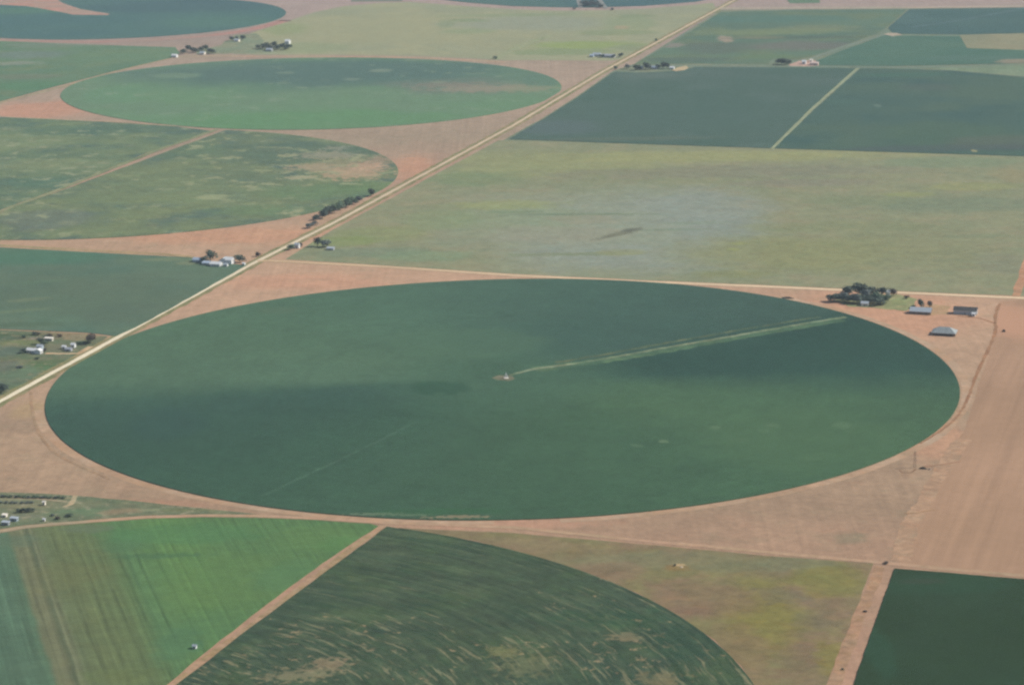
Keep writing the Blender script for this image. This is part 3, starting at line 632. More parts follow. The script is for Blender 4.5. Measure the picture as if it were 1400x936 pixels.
strip('farm_track', extend(line((860, 90.2), (950, 90.4), (1075, 91.3), (1225, 92)), 0, 150), 9, .2, field('boundary grass', 91, (126, 144, 134), (134, 148, 138), 60), 'thin grassy boundary track above the dark fields', jit=.6)
strip('farm_track', line((1108, 81), (1152, 65), (1210, 48)), 7, .4, field('far track grass', 65, (136, 150, 140)), 'diagonal grass track from the far right farm', jit=.5)
strip('farm_track', extend(line((985, 12), (1100, 11), (1250, 10.5), (1400, 9)), 0, 900), 26, .2, field('far road', 10, (180, 170, 158), (172, 168, 154), 150), 'pale road across the far right corner', jit=1.5)
strip('farm_track', line((1246, 38), (1320, 27), (1402, 12)), 7, .56, field('far lane', 25, (112, 132, 136)), 'thin lighter lane across the far blue field', jit=.5)
strip('farm_track', [tr[0]] + tr[1:] + [tr[-1] + (tr[-1] - tr[-2])], 6.5, .52, field('lane grass', 235, (150, 154, 128), (140, 150, 124), 50, (128, 142, 118), 30, fine=.06), 'diagonal pale grass lane through the mottled field', jit=.7)
strip('farm_track', extend(line((0, 160), (90, 163.8), (175, 167.5), (240, 172.5)), 500, 0), 9, .2, field('edge track', 165, (172, 158, 138), (178, 160, 142), 60), 'tan track along the top of the mottled field', jit=.8)
strip('farm_track', extend(line((0, 335.5), (100, 341), (225, 347.5), (265, 351)), 400, 0), 9, .12, field('edge track b', 340, (172, 154, 126), (160, 150, 120), 60), 'grassy tan track above the grey green field', jit=.8)
strip('farm_track', line((-120, 170), (0, 140.5), (90, 117.5), (140, 103), (190, 90), (232, 80), (262, 77)), 8, .14, field('edge track c', 110, (170, 160, 138), (160, 156, 134), 60), 'pale track along the far bank of the second circle', jit=.8, curve=True)
strip('farm_track', line((262, 77.3), (300, 77), (350, 77.3), (450, 77.8), (560, 79), (640, 82.5), (690, 85.5)), 12, .155, field('edge track d', 78, (188, 162, 144), (176, 164, 142), 80), 'pale sandy track above the second circle', jit=1, curve=True)
strip('farm_track', extend(line((0, 55), (100, 57.5), (200, 55.5), (290, 48.5), (345, 40), (388, 29)), 400, 0), 26, .1, field('edge track e', 52, (168, 152, 144), (176, 146, 140), 120), 'dusty pinkish band under the top left circle', jit=1.5, curve=True)
strip('farm_track', line((677, 81), (700, 69), (725, 58), (752, 49)), 14, .17, field('far ditch', 65, (152, 162, 136), (160, 166, 142), 60), 'pale diagonal strip across the far grassland', jit=1)
for q, lb in (((794, 11), (790, -2)), 'left of the two thin tracks through the trees at the top edge'), (((828, 12), (817, -3)), 'right of the two thin tracks through the trees at the top edge'):
    strip('farm_track', line(*q), 9, .6, field('top track', 5, (146, 152, 150)), lb, jit=.8)
# pale lane from the pivot out to the farm, and the faint one opposite
ln = line((698, 513.5), (730, 505), (752, 502.5), (800, 495.5), (850, 487), (900, 477.5), (960, 467.5), (1020, 457), (1080, 446.5), (1130, 438), (1156, 434))
strip('field_lane', ln, 5.2, .66, field('lane stand', 480, (138, 148, 126), (124, 138, 116), 24, (108, 128, 106), 14, fine=.12), 'pale lane from the pivot tower to the farm', jit=.9, step=5)
strip('field_lane', line((730, 506), (800, 496.8), (860, 488), (960, 470), (1080, 449), (1150, 437)), 17, .60, field('lane side stand', 480, (94, 120, 102), (88, 114, 98), 30, (104, 128, 104), 15, fine=.07), 'lighter green strip along the pale pivot lane', jit=1.6, step=6)
ln2 = line((760, 496.5), (830, 484.5), (900, 471.5), (960, 461), (1030, 448.5), (1120, 434))
strip('field_lane', ln2, 5, .63, field('lane dark stand', 470, (110, 120, 100), (96, 114, 98), 20, (84, 106, 96), 12, fine=.08), 'thin brownish furrow beside the pale pivot lane', jit=1.2, step=5)
ln3 = line((357, 679), (420, 650), (480, 622), (540, 592), (572, 576))
strip('field_lane', ln3, 3.2, .62, field('faint lane', 630, (86, 112, 98), (83, 110, 96), 30), 'faint old lane in the near left of the big circle', jit=.8, step=6)
# wheel rim round the big circle
mr = field('rim soil', 560, (188, 164, 142), (180, 152, 128), 60, fine=.05)
rim = [p + (p - c1c).normalized() * 5.5 for p in c1o]
ii = [i for i in range(len(rim)) if rim[i].x > float(ROADX(rim[i].y)) + 16]
ang = sorted(ii, key=lambda i: math.atan2(rim[i].y - c1c.y, rim[i].x - c1c.x))
def run(px0, px1):
    a0 = math.atan2(*(at(*px0) - c1c).yx); a1 = math.atan2(*(at(*px1) - c1c).yx)
    if a1 < a0: a1 += 2 * math.pi
    t = []
    for p in rim:
        a = math.atan2(p.y - c1c.y, p.x - c1c.x)
        while a < a0: a += 2 * math.pi
        if a <= a1: t.append((a, p))
    return [p for a, p in sorted(t, key=lambda s: s[0])]
strip('wheel_track', run((62, 556), (690, 712)), 8, .05, mr, 'pale bare rim along the near left edge of the big circle', jit=.6, cat='track')
strip('wheel_track', run((760, 711), (1040, 404)), 8, .05, mr, 'pale bare rim along the right edge of the big circle', jit=.6, cat='track')
strip('wheel_track', line((42, 535), (44, 560), (50, 585), (66, 610), (90, 628), (150, 655)), 2.5, .09, field('old rut', 590, (168, 143, 120)), 'faint curved rut left of the big circle', jit=.3, cat='track', curve=True)
strip('farm_track', line((1367, 415), (1361, 432), (1361, 451), (1355, 470), (1337, 508), (1325, 540), (1315, 560), (1300, 578), (1275, 596), (1258, 606)), 3.4, .12, field('brown rut', 500, (158, 125, 104), (168, 135, 112), 30), 'dark brown rutted lane curving past the right edge of the big circle', jit=.6, cat='track', curve=True, ends=2.0)
strip('farm_track', line((1310, 432), (1340, 435), (1361, 442)), 2.6, .12, field('brown rut b', 435, (168, 130, 108)), 'short brown rut from the sheds to the lane', jit=.5, cat='track')
strip('farm_track', extend(line((1388, 409), (1394, 390), (1401, 368)), 0, 300), 9, .12, field('right lane', 390, (190, 150, 126), (180, 146, 122), 30), 'reddish dirt lane leaving the side road at the right edge', jit=1, cat='track')
strip('farm_track', line((1316, 600), (1290, 640), (1262, 690), (1246, 715), (1232, 766)), 13, .08, field('worn soil', 680, (182, 153, 129), (177, 148, 125), 30), 'lighter worn track down the ploughed field', jit=1.5, cat='track', curve=True)
strip('farm_track', line((62, 483), (85, 483.5), (108, 483), (118, 477), (124, 473.5)), 5, .14, field('drive', 480, (196, 176, 146), (186, 160, 130), 20), 'pale driveway of the lower left farm', jit=.7, cat='driveway', step=4)
strip('farm_track', line((104, 677), (101, 683), (96, 689), (88, 693)), 4, .14, field('drive b', 685, (180, 164, 136)), 'short pale drive into the lower left farm strip', jit=.6, cat='driveway', step=4)
strip('farm_track', line((-40, 677.5), (0, 678.5), (45, 681), (90, 685.5)), 3, .14, field('drive c', 681, (164, 152, 130)), 'thin pale path between the hedge rows at the lower left', jit=.5, cat='path')
strip('farm_track', line((1264, 637.5), (1285, 635), (1312, 631)), 2.2, .12, field('spur', 634, (168, 134, 112)), 'short brown spur leaving the mast', jit=.5, cat='track')
strip('farm_track', line((1230, 642), (1234, 645.5), (1246, 645.5), (1252, 641)), 1.2, .12, field('spur b', 643, (158, 128, 106)), 'small curved rut beside the mast', jit=.3, cat='track', curve=True, step=3)
strip('farm_track', line((1236, 702), (1255, 701), (1278, 696)), 2.0, .12, field('spur c', 700, (162, 134, 108)), 'short dark furrow across the ploughed field', jit=.4, cat='track')

# ---------------------------------------------------------------- trees and shrubs
def leaf_mat(name, a, b, c):
    g = G(name, .75, .15)
    oi = g.n('ShaderNodeObjectInfo')
    col = g.mix(g.ramp(g.noise(1.1, 3, .6), .35, .65), a + (1,), b + (1,))
    col = g.mix(g.ramp(g.noise(4.0, 2, .5, off=2), .50, .70, top=.7), col, c + (1,))
    f = g.n('ShaderNodeMapRange'); g.link(oi.outputs['Random'], f.inputs[0]); f.inputs[3].default_value = .75; f.inputs[4].default_value = 1.3
    col = g.vec('MULTIPLY', col, g.xyz(f.outputs[0], f.outputs[0], f.outputs[0]))
    return g.done(col)
LEAF = {'dark': leaf_mat('dark leaves', (.046, .066, .050), (.066, .092, .068), (.088, .115, .085)),
        'green': leaf_mat('green leaves', (.056, .092, .060), (.082, .122, .078), (.105, .14, .09)),
        'grey': leaf_mat('grey green leaves', (.080, .098, .090), (.11, .13, .118), (.06, .075, .07)),
        'brown': leaf_mat('brownish leaves', (.060, .048, .038), (.085, .065, .050), (.04, .038, .03))}
BARK = plain('bark', (.10, .075, .055), .9, .1, vary=.25, size=.8)

def crown_mesh(seed, lobes, leaf, n, flat=1.0):
    """foliage as many small leaf clumps spread through a few overlapping lobes, in a crown about 1 m wide and tall"""
    r = random.Random(seed)
    v, f = [], []
    blobs = []
    for i in range(lobes):
        a = r.uniform(0, 6.28); d = r.uniform(.08, .27) if i else 0
        blobs.append((Vector((math.cos(a) * d, math.sin(a) * d, r.uniform(.36, .72) if i else .55)), r.uniform(.17, .27)))
    for k in range(n):
        c, rad = blobs[k % lobes]
        while True:
            u = Vector((r.gauss(0, 1), r.gauss(0, 1), r.gauss(0, 1)))
            if u.length > .1: break
        u.normalize()
        p = c + u * rad * (r.uniform(.45, 1.0) ** .5) * Vector((1, 1, flat)).length / Vector((1, 1, 1)).length
        nrm = (u + Vector((r.uniform(-.6, .6), r.uniform(-.6, .6), r.uniform(-.3, .8)))).normalized()
        t = nrm.cross(Vector((r.uniform(-1, 1), r.uniform(-1, 1), r.uniform(-1, 1)))).normalized(); b = nrm.cross(t)
        s = leaf * r.uniform(.6, 1.3); i0 = len(v)
        v += [p - t * s, p - b * s * .7, p + t * s, p + b * s * .7 + nrm * s * .3]
        f.append((i0, i0 + 1, i0 + 2, i0 + 3))
    return v, f

def trunk_mesh(seed, limbs=4):
    r = random.Random(seed)
    bm = bmesh.new()
    def limb(a, b, r0, r1, n=6):
        d = (b - a).normalized(); s = d.orthogonal().normalized(); q = d.cross(s)
        m = a.lerp(b, .5) + s * (b - a).length * r.uniform(-.06, .06)
        rings = []
        for p, rr in ((a, r0), (m, (r0 + r1) / 2), (b, r1)):
            rings.append([bm.verts.new(p + (s * math.cos(i * 6.283 / n) + q * math.sin(i * 6.283 / n)) * rr) for i in range(n)])
        for x, y in zip(rings, rings[1:]):
            for i in range(n): bm.faces.new((x[i], x[(i + 1) % n], y[(i + 1) % n], y[i]))
        bm.faces.new(rings[-1])
    top = Vector((r.uniform(-.03, .03), r.uniform(-.03, .03), .42))
    limb(Vector((0, 0, -.02)), top, .035, .022)
    for i in range(limbs):
        a = i * 6.283 / limbs + r.uniform(-.4, .4)
        limb(top * r.uniform(.7, 1), Vector((math.cos(a) * .2, math.sin(a) * .2, r.uniform(.55, .75))), .018, .006, 5)
    return bm

CROWNS = {}
for kind in LEAF:
    for q in range(3):
        lobes = 6 + q * 2
        v, f = crown_mesh(hash((len(kind), q, kind[0] == 'g')) % 9999 + 3 * q, lobes, .052, 420)
        me = bpy.data.meshes.new('crown'); me.from_pydata([tuple(p) for p in v], [], f); me.materials.append(LEAF[kind])
        CROWNS[kind, q] = me
TRUNKS = []
for q in range(3):
    me = bpy.data.meshes.new('trunk'); bm = trunk_mesh(40 + q); bm.to_mesh(me); bm.free(); me.materials.append(BARK); TRUNKS.append(me)
_tn = [0]
def tree(x, y, h, wd, kind, label, group=None, name='tree', cat='tree'):
    """x, y photo position of the foot; h and wd in metres"""
    q = _tn[0] % 3; _tn[0] += 1
    if name == 'tree': h, wd = h * 1.0, wd * 1.3
    o = empty(name, at(x, y), random.uniform(0, 6.28), label, cat, group)
    for nm, me in (('crown', CROWNS[kind, q]), ('trunk', TRUNKS[q])):
        c = bpy.data.objects.new(nm, me); C.objects.link(c); c.parent = o
        if nm == 'crown' and name == 'shrub':
            c.location.z = -h * .25; c.scale = (wd * 1.15, wd * 1.15, h * 1.35)
        elif nm == 'crown': c.location.z = -h * .10; c.scale = (wd * 1.25, wd * 1.25, h * 1.18)
        else: c.scale = (h, h, h) if name == 'tree' else (h * .5, h * .5, h * .5)
    return o
ORD = ['leftmost', 'second from the left', 'third from the left', 'fourth from the left', 'fifth from the left', 'sixth from the left', 'seventh from the left', 'eighth from the left',
       'ninth from the left', 'tenth from the left', 'eleventh from the left', 'twelfth from the left', 'thirteenth from the left', 'fourteenth from the left', 'fifteenth from the left', 'sixteenth from the left', 'rightmost']
def row(items, pattern, group, name='tree', cat='tree'):
    items = sorted(items)
    for i, (x, y, h, wd, kind) in enumerate(items):
        od = 'rightmost' if i == len(items) - 1 else ORD[i]
        tree(x, y, h, wd, kind, pattern.format(od), group, name, cat)

row([(507,268,10.5,9,'dark'),(489,276,9,9,'grey'),(481,279.5,10,11,'green'),(473,283.5,11,11,'green'),(465,287,11,11,'green'),(457,291,12,12,'green'),(449,294.5,12,12,'dark'),(441,298,12,13,'dark'),(432,301,7,9,'dark'),(421,312,7,9,'grey'),(429,308,5,8,'grey')],
    '{} tree of the dark windbreak row beside the gravel road', 'windbreak trees by the gravel road')
row([(434,337,12,9,'dark'),(443,338,10,11,'grey')], '{} of the two trees in the grass corner across the gravel road', 'trees in the grass corner')
tree(399, 341, 7, 8, 'green', 'low green tree beside the small white shed near the crossroads')
tree(411, 338, 5, 4, 'brown', 'thin brownish tree right of the small white shed near the crossroads')
tree(288, 358, 14, 12, 'dark', 'tall dark tree rising behind the white house by the gravel road')
tree(279, 360, 8, 8, 'dark', 'smaller dark tree left of the tall one behind the white house')
tree(328, 358.5, 9, 12, 'dark', 'round dark tree right of the white barn by the gravel road')
tree(352, 350.5, 6, 6, 'brown', 'small reddish brown tree alone beside the crossroads')
row([(1139,412.5,8,11,'dark'),(1146,412,9,12,'dark'),(1152,411,11,12,'grey'),(1160,407,13,13,'dark'),(1161,414,9,12,'dark'),(1168,413,11,15,'grey'),(1172,404.5,15,16,'dark'),(1176,414.5,9,12,'dark'),(1184,408,12,13,'grey'),(1188,414,8,11,'dark'),(1192,404,10,12,'dark'),(1197,411,10,13,'green'),(1201,416.5,9,12,'dark'),(1205,404.5,10,12,'dark'),(1208,415,10,12,'green')],
    'dark tree, {} in the grove at the right hand farm', 'trees of the right hand farm grove')
tree(1221, 404, 8, 8, 'brown', 'purplish brown tree right of the small white shed by the grove')
tree(1239, 408, 3.5, 6, 'brown', 'low brown bush between the grove and the right hand farm house', None, 'shrub', 'shrub')
tree(1260, 421, 10, 7, 'dark', 'dark tree directly behind the right hand farm house')
tree(1271, 420, 7, 5, 'brown', 'thin brown tree at the right corner of the right hand farm house')
tree(1248, 421.5, 4, 7, 'grey', 'grey bush left of the right hand farm house', None, 'shrub', 'shrub')
tree(1372, 453.5, 3, 4.5, 'brown', 'lone brown bush right of the rutted lane', None, 'shrub', 'shrub')
tree(923, 773.5, 1.8, 2.6, 'dark', 'tiny dark bush in the olive grass beside a pale spot', None, 'shrub', 'shrub')
tree(1211, 770, 1.6, 5, 'brown', 'low brown bush added for the brown shadow at the corner above the darkest field', None, 'shrub', 'shrub')  # bush added to give the brown shadow at this corner
tree(1183, 836, 1.5, 4, 'brown', 'low brown bush on the left verge of the rutted lane', None, 'shrub', 'shrub')
tree(1152, 915, 1.3, 2.5, 'dark', 'small dark weed clump in the middle of the rutted lane', None, 'shrub', 'shrub')
# lower left farm
tree(124.5, 469, 10, 9, 'brown', 'bare looking grey brown tree by the road bend of the lower left farm')
row([(106,470.5,3,5,'green'),(111,470.3,3,5,'green'),(116,470,3.2,5,'dark'),(120,469.7,3,4,'green')], 'green hedge bush, {} below the grey brown tree', 'hedge bushes by the grey brown tree', 'shrub', 'shrub')
row([(46,457.5,3.5,6,'dark'),(52,458,3,5,'brown')], 'dark bush, {} on the top line of the lower left farm', 'bushes on the top line of the lower left farm', 'shrub', 'shrub')
tree(33, 462, 3.5, 5, 'green', 'round green bush standing apart at the lower left farm', None, 'shrub', 'shrub')
tree(56, 471, 7, 7, 'green', 'green tree behind the white house of the lower left farm')
tree(61, 473, 6, 6, 'green', 'green tree right behind the white house of the lower left farm')
row([(64,460.5,3,6,'dark'),(70,460,3,6,'brown'),(82,460.5,3,6,'brown')], 'brownish bush, {} behind the pale trailer', 'bushes behind the pale trailer', 'shrub', 'shrub')
tree(34, 482, 5, 7, 'dark', 'dark bushy tree left of the white house of the lower left farm')
tree(60, 481, 4, 4, 'brown', 'small brown tree right of the white house of the lower left farm')
tree(27, 502.5, 2.2, 8, 'grey', 'low dark clump in the pasture below the white house', None, 'shrub', 'shrub')  # low wide clump, a dark spot in the pasture
tree(51, 491, 2.5, 6, 'green', 'low green bush in front of the white house of the lower left farm', None, 'shrub', 'shrub')
tree(1, 536, 9, 12, 'dark', 'dark tree cut by the left edge of the view above the road')
tree(-9, 531, 8, 10, 'grey', 'grey green tree just beyond the left edge above the road')
# far farms
row([(250,74,10,12,'dark'),(256,69.5,11,10,'dark'),(262,71,9,9,'dark'),(267,72.5,10,12,'dark'),(274,70.5,9,9,'dark'),(281,69,11,11,'dark'),(285,72,9,9,'grey'),(290,73.3,9,12,'dark')], 'dark tree, {} in the left clump of the far left farm', 'left clump of the far left farm')
row([(317,56,9,9,'dark'),(324,54,7,7,'grey'),(331,55,10,10,'dark')], 'small tree, {} under the top left circle bank', 'small trees under the top left circle')
row([(353,67,8,10,'dark'),(359,68,11,12,'dark'),(365,66,11,12,'dark'),(370,68.5,10,12,'grey'),(375,65,12,12,'dark'),(380,68.5,10,12,'dark'),(386,67,11,12,'dark'),(391,68,10,11,'dark'),(395,67,9,9,'dark')], 'dark tree, {} in the dense right clump of the far left farm', 'right clump of the far left farm')
tree(849, 78.5, 8, 9, 'dark', 'dark tree at the right end of the long grey shed by the far road')
tree(838, 79, 6, 8, 'dark', 'dark tree in front of the long grey shed by the far road')
tree(822, 78.8, 6, 9, 'dark', 'dark tree between the white and the grey shed by the far road')
tree(897, 56.3, 5, 6, 'green', 'lone green bush left of the far gravel road', None, 'shrub', 'shrub')
tree(841.7, 95, 6, 7, 'green', 'green tree at the edge of the gravel road left of the far tree row')
row([(858,94.5,9,8,'grey'),(869,96,10,10,'dark'),(873,95.5,9,9,'dark'),(882,95,13,10,'dark'),(887,95,10,9,'grey'),(900,94.5,8,10,'dark'),(906,94,12,10,'dark'),(912,94,11,9,'dark')], 'tree, {} in the ragged far row right of the gravel road', 'ragged far tree row')
row([(1063,88,10,10,'dark'),(1068,88.5,11,12,'dark'),(1073,88.8,12,12,'dark'),(1078,88.5,9,10,'dark')], 'dark tree, {} in the clump at the far right farm', 'clump at the far right farm')
row([(798,8,12,14,'grey'),(804,9,12,14,'grey'),(810,7.5,13,14,'grey'),(815,9.5,12,14,'grey'),(821,11,9,11,'grey')], 'grey green tree, {} in the grove at the top edge', 'grove at the top edge')
row([(786,13,5,9,'grey'),(837,14,5,10,'grey')], 'bush, {} flanking the grove at the top edge', 'bushes flanking the top grove', 'shrub', 'shrub')
tree(677, 81, 6, 9, 'green', 'green bush on the far bank above the second circle', None, 'shrub', 'shrub')
# lower left strip
row([(x, 679.3 + .022 * x, 2.2, 4.6, ('green' if i % 3 else 'grey')) for i, x in enumerate((3,9,15,21,27,33,39,45,51,57,63,69,75,81,87))], 'scrubby bush, {} in the top hedge row, lower left', 'top hedge row of the lower left strip', 'shrub', 'shrub')
row([(x, 687.5, 1.7, 4.6, 'grey') for x in (2,9,16,23,30,37,44)], 'grey green bush, {} in the second hedge row, lower left', 'second hedge row of the lower left strip', 'shrub', 'shrub')
row([(25,700,3.4,4.6,'dark'),(30,700,3.6,4.6,'dark'),(35,700,3.8,4.8,'dark'),(40,699.6,3.8,4.8,'dark'),(45,699,3.2,4.4,'dark')], 'dark bush, {} in the short thick hedge, lower left', 'short thick hedge of the lower left strip', 'shrub', 'shrub')
tree(79, 709.5, 3, 5.5, 'brown', 'brown bush by the dirt road in the lower left strip', None, 'shrub', 'shrub')
tree(95, 705, 2.4, 8, 'green', 'low green scrub right of the brown bush in the lower left strip', None, 'shrub', 'shrub')
tree(72, 705, 2, 4, 'grey', 'grey scrub in the middle of the lower left strip', None, 'shrub', 'shrub')

# ---------------------------------------------------------------- buildings and other things
PAINT = {'white': plain('white paint', (.58, .58, .56), .6, .3, vary=.05), 'cream': plain('cream paint', (.68, .62, .52), .7, .2, vary=.06), 'grey': plain('grey metal sheet', (.36, .37, .38), .5, .4, .2, .1),
         'blue': plain('blue grey metal sheet', (.36, .42, .48), .5, .4, .2, .1), 'pink': plain('pinkish plaster', (.55, .42, .36), .8, .1, vary=.08), 'brown': plain('brown boards', (.20, .15, .11), .85, .1, vary=.15),
         'darkroof': plain('dark shingles', (.06, .058, .055), .85, .15, vary=.15), 'steel': plain('bright metal sheet', (.38, .41, .42), .45, .4, .2, .06), 'galv': plain('dull galvanised sheet', (.25, .27, .26), .6, .3, .2, .25)}
GLASS = plain('window glass', (.03, .035, .04), .15, .5, vary=.1)
DOOR = plain('door paint', (.16, .12, .09), .7, .2, vary=.1)

def box(bm, x0, x1, y0, y1, z0, z1):
    v = [bm.verts.new((x, y, z)) for z in (z0, z1) for x, y in ((x0, y0), (x1, y0), (x1, y1), (x0, y1))]
    for q in ((3, 2, 1, 0), (4, 5, 6, 7), (0, 1, 5, 4), (1, 2, 6, 5), (2, 3, 7, 6), (3, 0, 4, 7)): bm.faces.new([v[i] for i in q])

def building(name, x, y, w_, d_, h_, rise, wall, roof, label, cat='house', group=None, kind='gable', rz=0.0, chimney=False, nwin=2, shade_panel=False, z=0.0):
    """w_ along its own x, d_ along its own y; ridge runs along x; camera mostly sees the -y side"""
    o = empty(name, at(x, y) + Vector((0, 0, z)), rz, label, cat, group)
    W, D = w_ / 2, d_ / 2
    bm = bmesh.new()
    base = [bm.verts.new(p) for p in ((-W, -D, -.1), (W, -D, -.1), (W, D, -.1), (-W, D, -.1))]
    top = [bm.verts.new(p) for p in ((-W, -D, h_), (W, -D, h_), (W, D, h_), (-W, D, h_))]
    g0, g1 = (bm.verts.new((-W, 0, h_ + rise)), bm.verts.new((W, 0, h_ + rise))) if kind == 'gable' else (None, None)
    bm.faces.new((base[0], base[1], top[1], top[0])); bm.faces.new((base[2], base[3], top[3], top[2]))
    if g0:
        bm.faces.new((base[1], base[2], top[2], g1, top[1])); bm.faces.new((base[3], base[0], top[0], g0, top[3]))
    else:
        bm.faces.new((base[1], base[2], top[2], top[1])); bm.faces.new((base[3], base[0], top[0], top[3])); bm.faces.new(top)
    bm_link('wall', bm, PAINT[wall], o)
    bm = bmesh.new(); e = .45; t = .18
    if kind == 'gable':
        sl = rise / D
        prof = [(-D - e, h_ - e * sl + .03), (0, h_ + rise + .03), (D + e, h_ - e * sl + .03)]
        lo = [[bm.verts.new((sx * (W + e), p[0], p[1])) for p in prof] for sx in (-1, 1)]
        up = [[bm.verts.new((sx * (W + e), p[0], p[1] + t)) for p in prof] for sx in (-1, 1)]
        for i in range(2):
            bm.faces.new((up[0][i], up[1][i], up[1][i + 1], up[0][i + 1])); bm.faces.new((lo[0][i + 1], lo[1][i + 1], lo[1][i], lo[0][i]))
            bm.faces.new((lo[1][i], lo[1][i + 1], up[1][i + 1], up[1][i])); bm.faces.new((lo[0][i + 1], lo[0][i], up[0][i], up[0][i + 1]))
        bm.faces.new((lo[0][0], lo[1][0], up[1][0], up[0][0])); bm.faces.new((lo[1][2], lo[0][2], up[0][2], up[1][2]))
    elif kind == 'hip':
        hr = max(.2, W - D * .85)
        b = [bm.verts.new((sx * (W + e), sy * (D + e), h_ - .05)) for sx, sy in ((-1, -1), (1, -1), (1, 1), (-1, 1))]
        a = [bm.verts.new((-hr, 0, h_ + rise)), bm.verts.new((hr, 0, h_ + rise))]
        bm.faces.new((b[0], b[1], a[1], a[0])); bm.faces.new((b[2], b[3], a[0], a[1])); bm.faces.new((b[1], b[2], a[1])); bm.faces.new((b[3], b[0], a[0])); bm.faces.new(b[::-1])
    else:                                                       # single slope, high at the back or front
        z0, z1 = h_ + .05, h_ + rise
        q = [bm.verts.new(p) for p in ((-W - e, -D - e, z0), (W + e, -D - e, z0), (W + e, D + e, z1), (-W - e, D + e, z1))]
        q2 = [bm.verts.new(p.co + Vector((0, 0, t))) for p in q]
        bm.faces.new(q[::-1]); bm.faces.new(q2)
        for i in range(4): bm.faces.new((q[i], q[(i + 1) % 4], q2[(i + 1) % 4], q2[i]))
    rf = bm_link('roof', bm, PAINT[roof], o)
    if chimney:
        bm = bmesh.new(); box(bm, W * .4, W * .4 + .7, .2, .9, h_ + rise * .4, h_ + rise + 1.0); bm_link('chimney', bm, PAINT['brown'], rf)
    bm = bmesh.new()
    if shade_panel: box(bm, -W * .8, W * .8, -D - .04, -D + .02, 0, h_ * .78)  # shade of the barn front, put in as a flat near-black panel
    else: box(bm, -.5, .5, -D - .05, -D + .02, 0, min(2.1, h_ * .85))
    bm_link('door', bm, DOOR if not shade_panel else GLASS, o)  # the wide front panel is no door, only shade in a dark material
    for i in range(nwin):
        cx = (i - (nwin - 1) / 2) * (w_ * .8 / max(1, nwin - .4))
        if abs(cx) < 1.2: cx += W * .5
        bm = bmesh.new(); box(bm, cx - .55, cx + .55, -D - .04, -D + .02, .9, min(2.1, h_ * .8)); bm_link('window', bm, GLASS, o)
    if nwin:
        bm = bmesh.new(); box(bm, W - .02, W + .04, -.6, .6, .9, min(2.1, h_ * .8)); bm_link('window', bm, GLASS, o)
    return o

# farm by the gravel road, upper left of the crossroads
building('house', 296, 363.6, 11, 8, 3.0, 1.9, 'white', 'white', 'long white house with a white roof by the gravel road', chimney=True)
building('barn', 307, 359.5, 8, 8, 4.0, 2.2, 'white', 'steel', 'left of two tall white barns by the gravel road', 'barn', nwin=0, rz=math.pi / 2)
building('barn', 314.5, 360.5, 7, 9, 5.0, 2.4, 'white', 'white', 'right and tallest of two white barns by the gravel road', 'barn', nwin=0)
building('shed', 309, 364.2, 4, 4, 2.6, 1.0, 'white', 'steel', 'small white shed in front of the two white barns', 'shed', nwin=0)
building('shed', 271, 358, 10, 7, 3.0, 1.8, 'blue', 'blue', 'blue grey metal shed left of the dark trees by the gravel road', 'shed', nwin=1)
building('shed', 282, 362.2, 8, 5, 2.6, 1.3, 'grey', 'blue', 'low blue grey lean shed left of the long white house', 'shed', nwin=0, kind='mono')
building('shed', 333.5, 362.4, 2.6, 3.4, 2.2, .7, 'white', 'white', 'tiny pale shed next to the gravel road', 'shed', nwin=0)
# across the road
building('shed', 406.5, 339, 5, 5, 4.2, 1.5, 'white', 'steel', 'small white shed in the grass corner across the gravel road', 'shed', nwin=0)
building('shed', 452, 341.5, 8, 4, 2.0, .9, 'grey', 'steel', 'low pale shed roof right of the two grass corner trees', 'shed', nwin=0, kind='mono')
# lower left farm
building('house', 44, 481.5, 9, 6, 2.6, 1.6, 'white', 'white', 'white house of the lower left farm', chimney=True)
building('shed', 53, 483, 5, 6, 3.0, 1.6, 'white', 'white', 'small white annex right beside the white house of the lower left farm', 'shed', nwin=0, rz=math.pi / 2)
building('shed', 55, 476.5, 5, 5, 2.8, 1.4, 'blue', 'steel', 'pale bluish shed behind the white house of the lower left farm', 'shed', nwin=0)
building('trailer', 67, 465.5, 8, 3, 2.6, .4, 'cream', 'cream', 'pale trailer home at the back of the lower left farm', 'trailer', kind='mono')
building('shed', 88, 476.8, 3.4, 3.2, 2.6, 1.0, 'white', 'white', 'left of two small white sheds above the driveway', 'shed', nwin=0)
building('shed', 100.5, 474.8, 3.6, 3.6, 3.2, 1.2, 'white', 'white', 'right and taller of two small white sheds above the driveway', 'shed', nwin=0)
building('shed', 94, 479.3, 6, 4, 2.2, 1.0, 'grey', 'grey', 'grey low shed between the two small white sheds', 'shed', nwin=0)
# lower left strip
building('trailer', 19.5, 711.5, 5.5, 3, 2.2, .4, 'blue', 'steel', 'pale bluish trailer home in the lower left strip', 'trailer', kind='mono')
building('trailer', 8, 717, 5.5, 3, 2.2, .4, 'grey', 'steel', 'grey trailer home nearest the dirt road in the lower left strip', 'trailer', kind='mono')
building('shed', 60.5, 690, 1.9, 2.0, 2.6, .7, 'cream', 'cream', 'narrow cream shed at the hedge rows of the lower left strip', 'shed', nwin=0)
building('shed', 60.5, 712, 1.4, 1.5, 1.8, .5, 'white', 'white', 'tiny white shed beside the dirt road in the lower left strip', 'shed', nwin=0)
building('shed', 6.5, 706, 3.4, 2.4, 1.6, .4, 'cream', 'cream', 'low cream shed left of the bluish trailer in the lower left strip', 'shed', nwin=0, kind='mono')
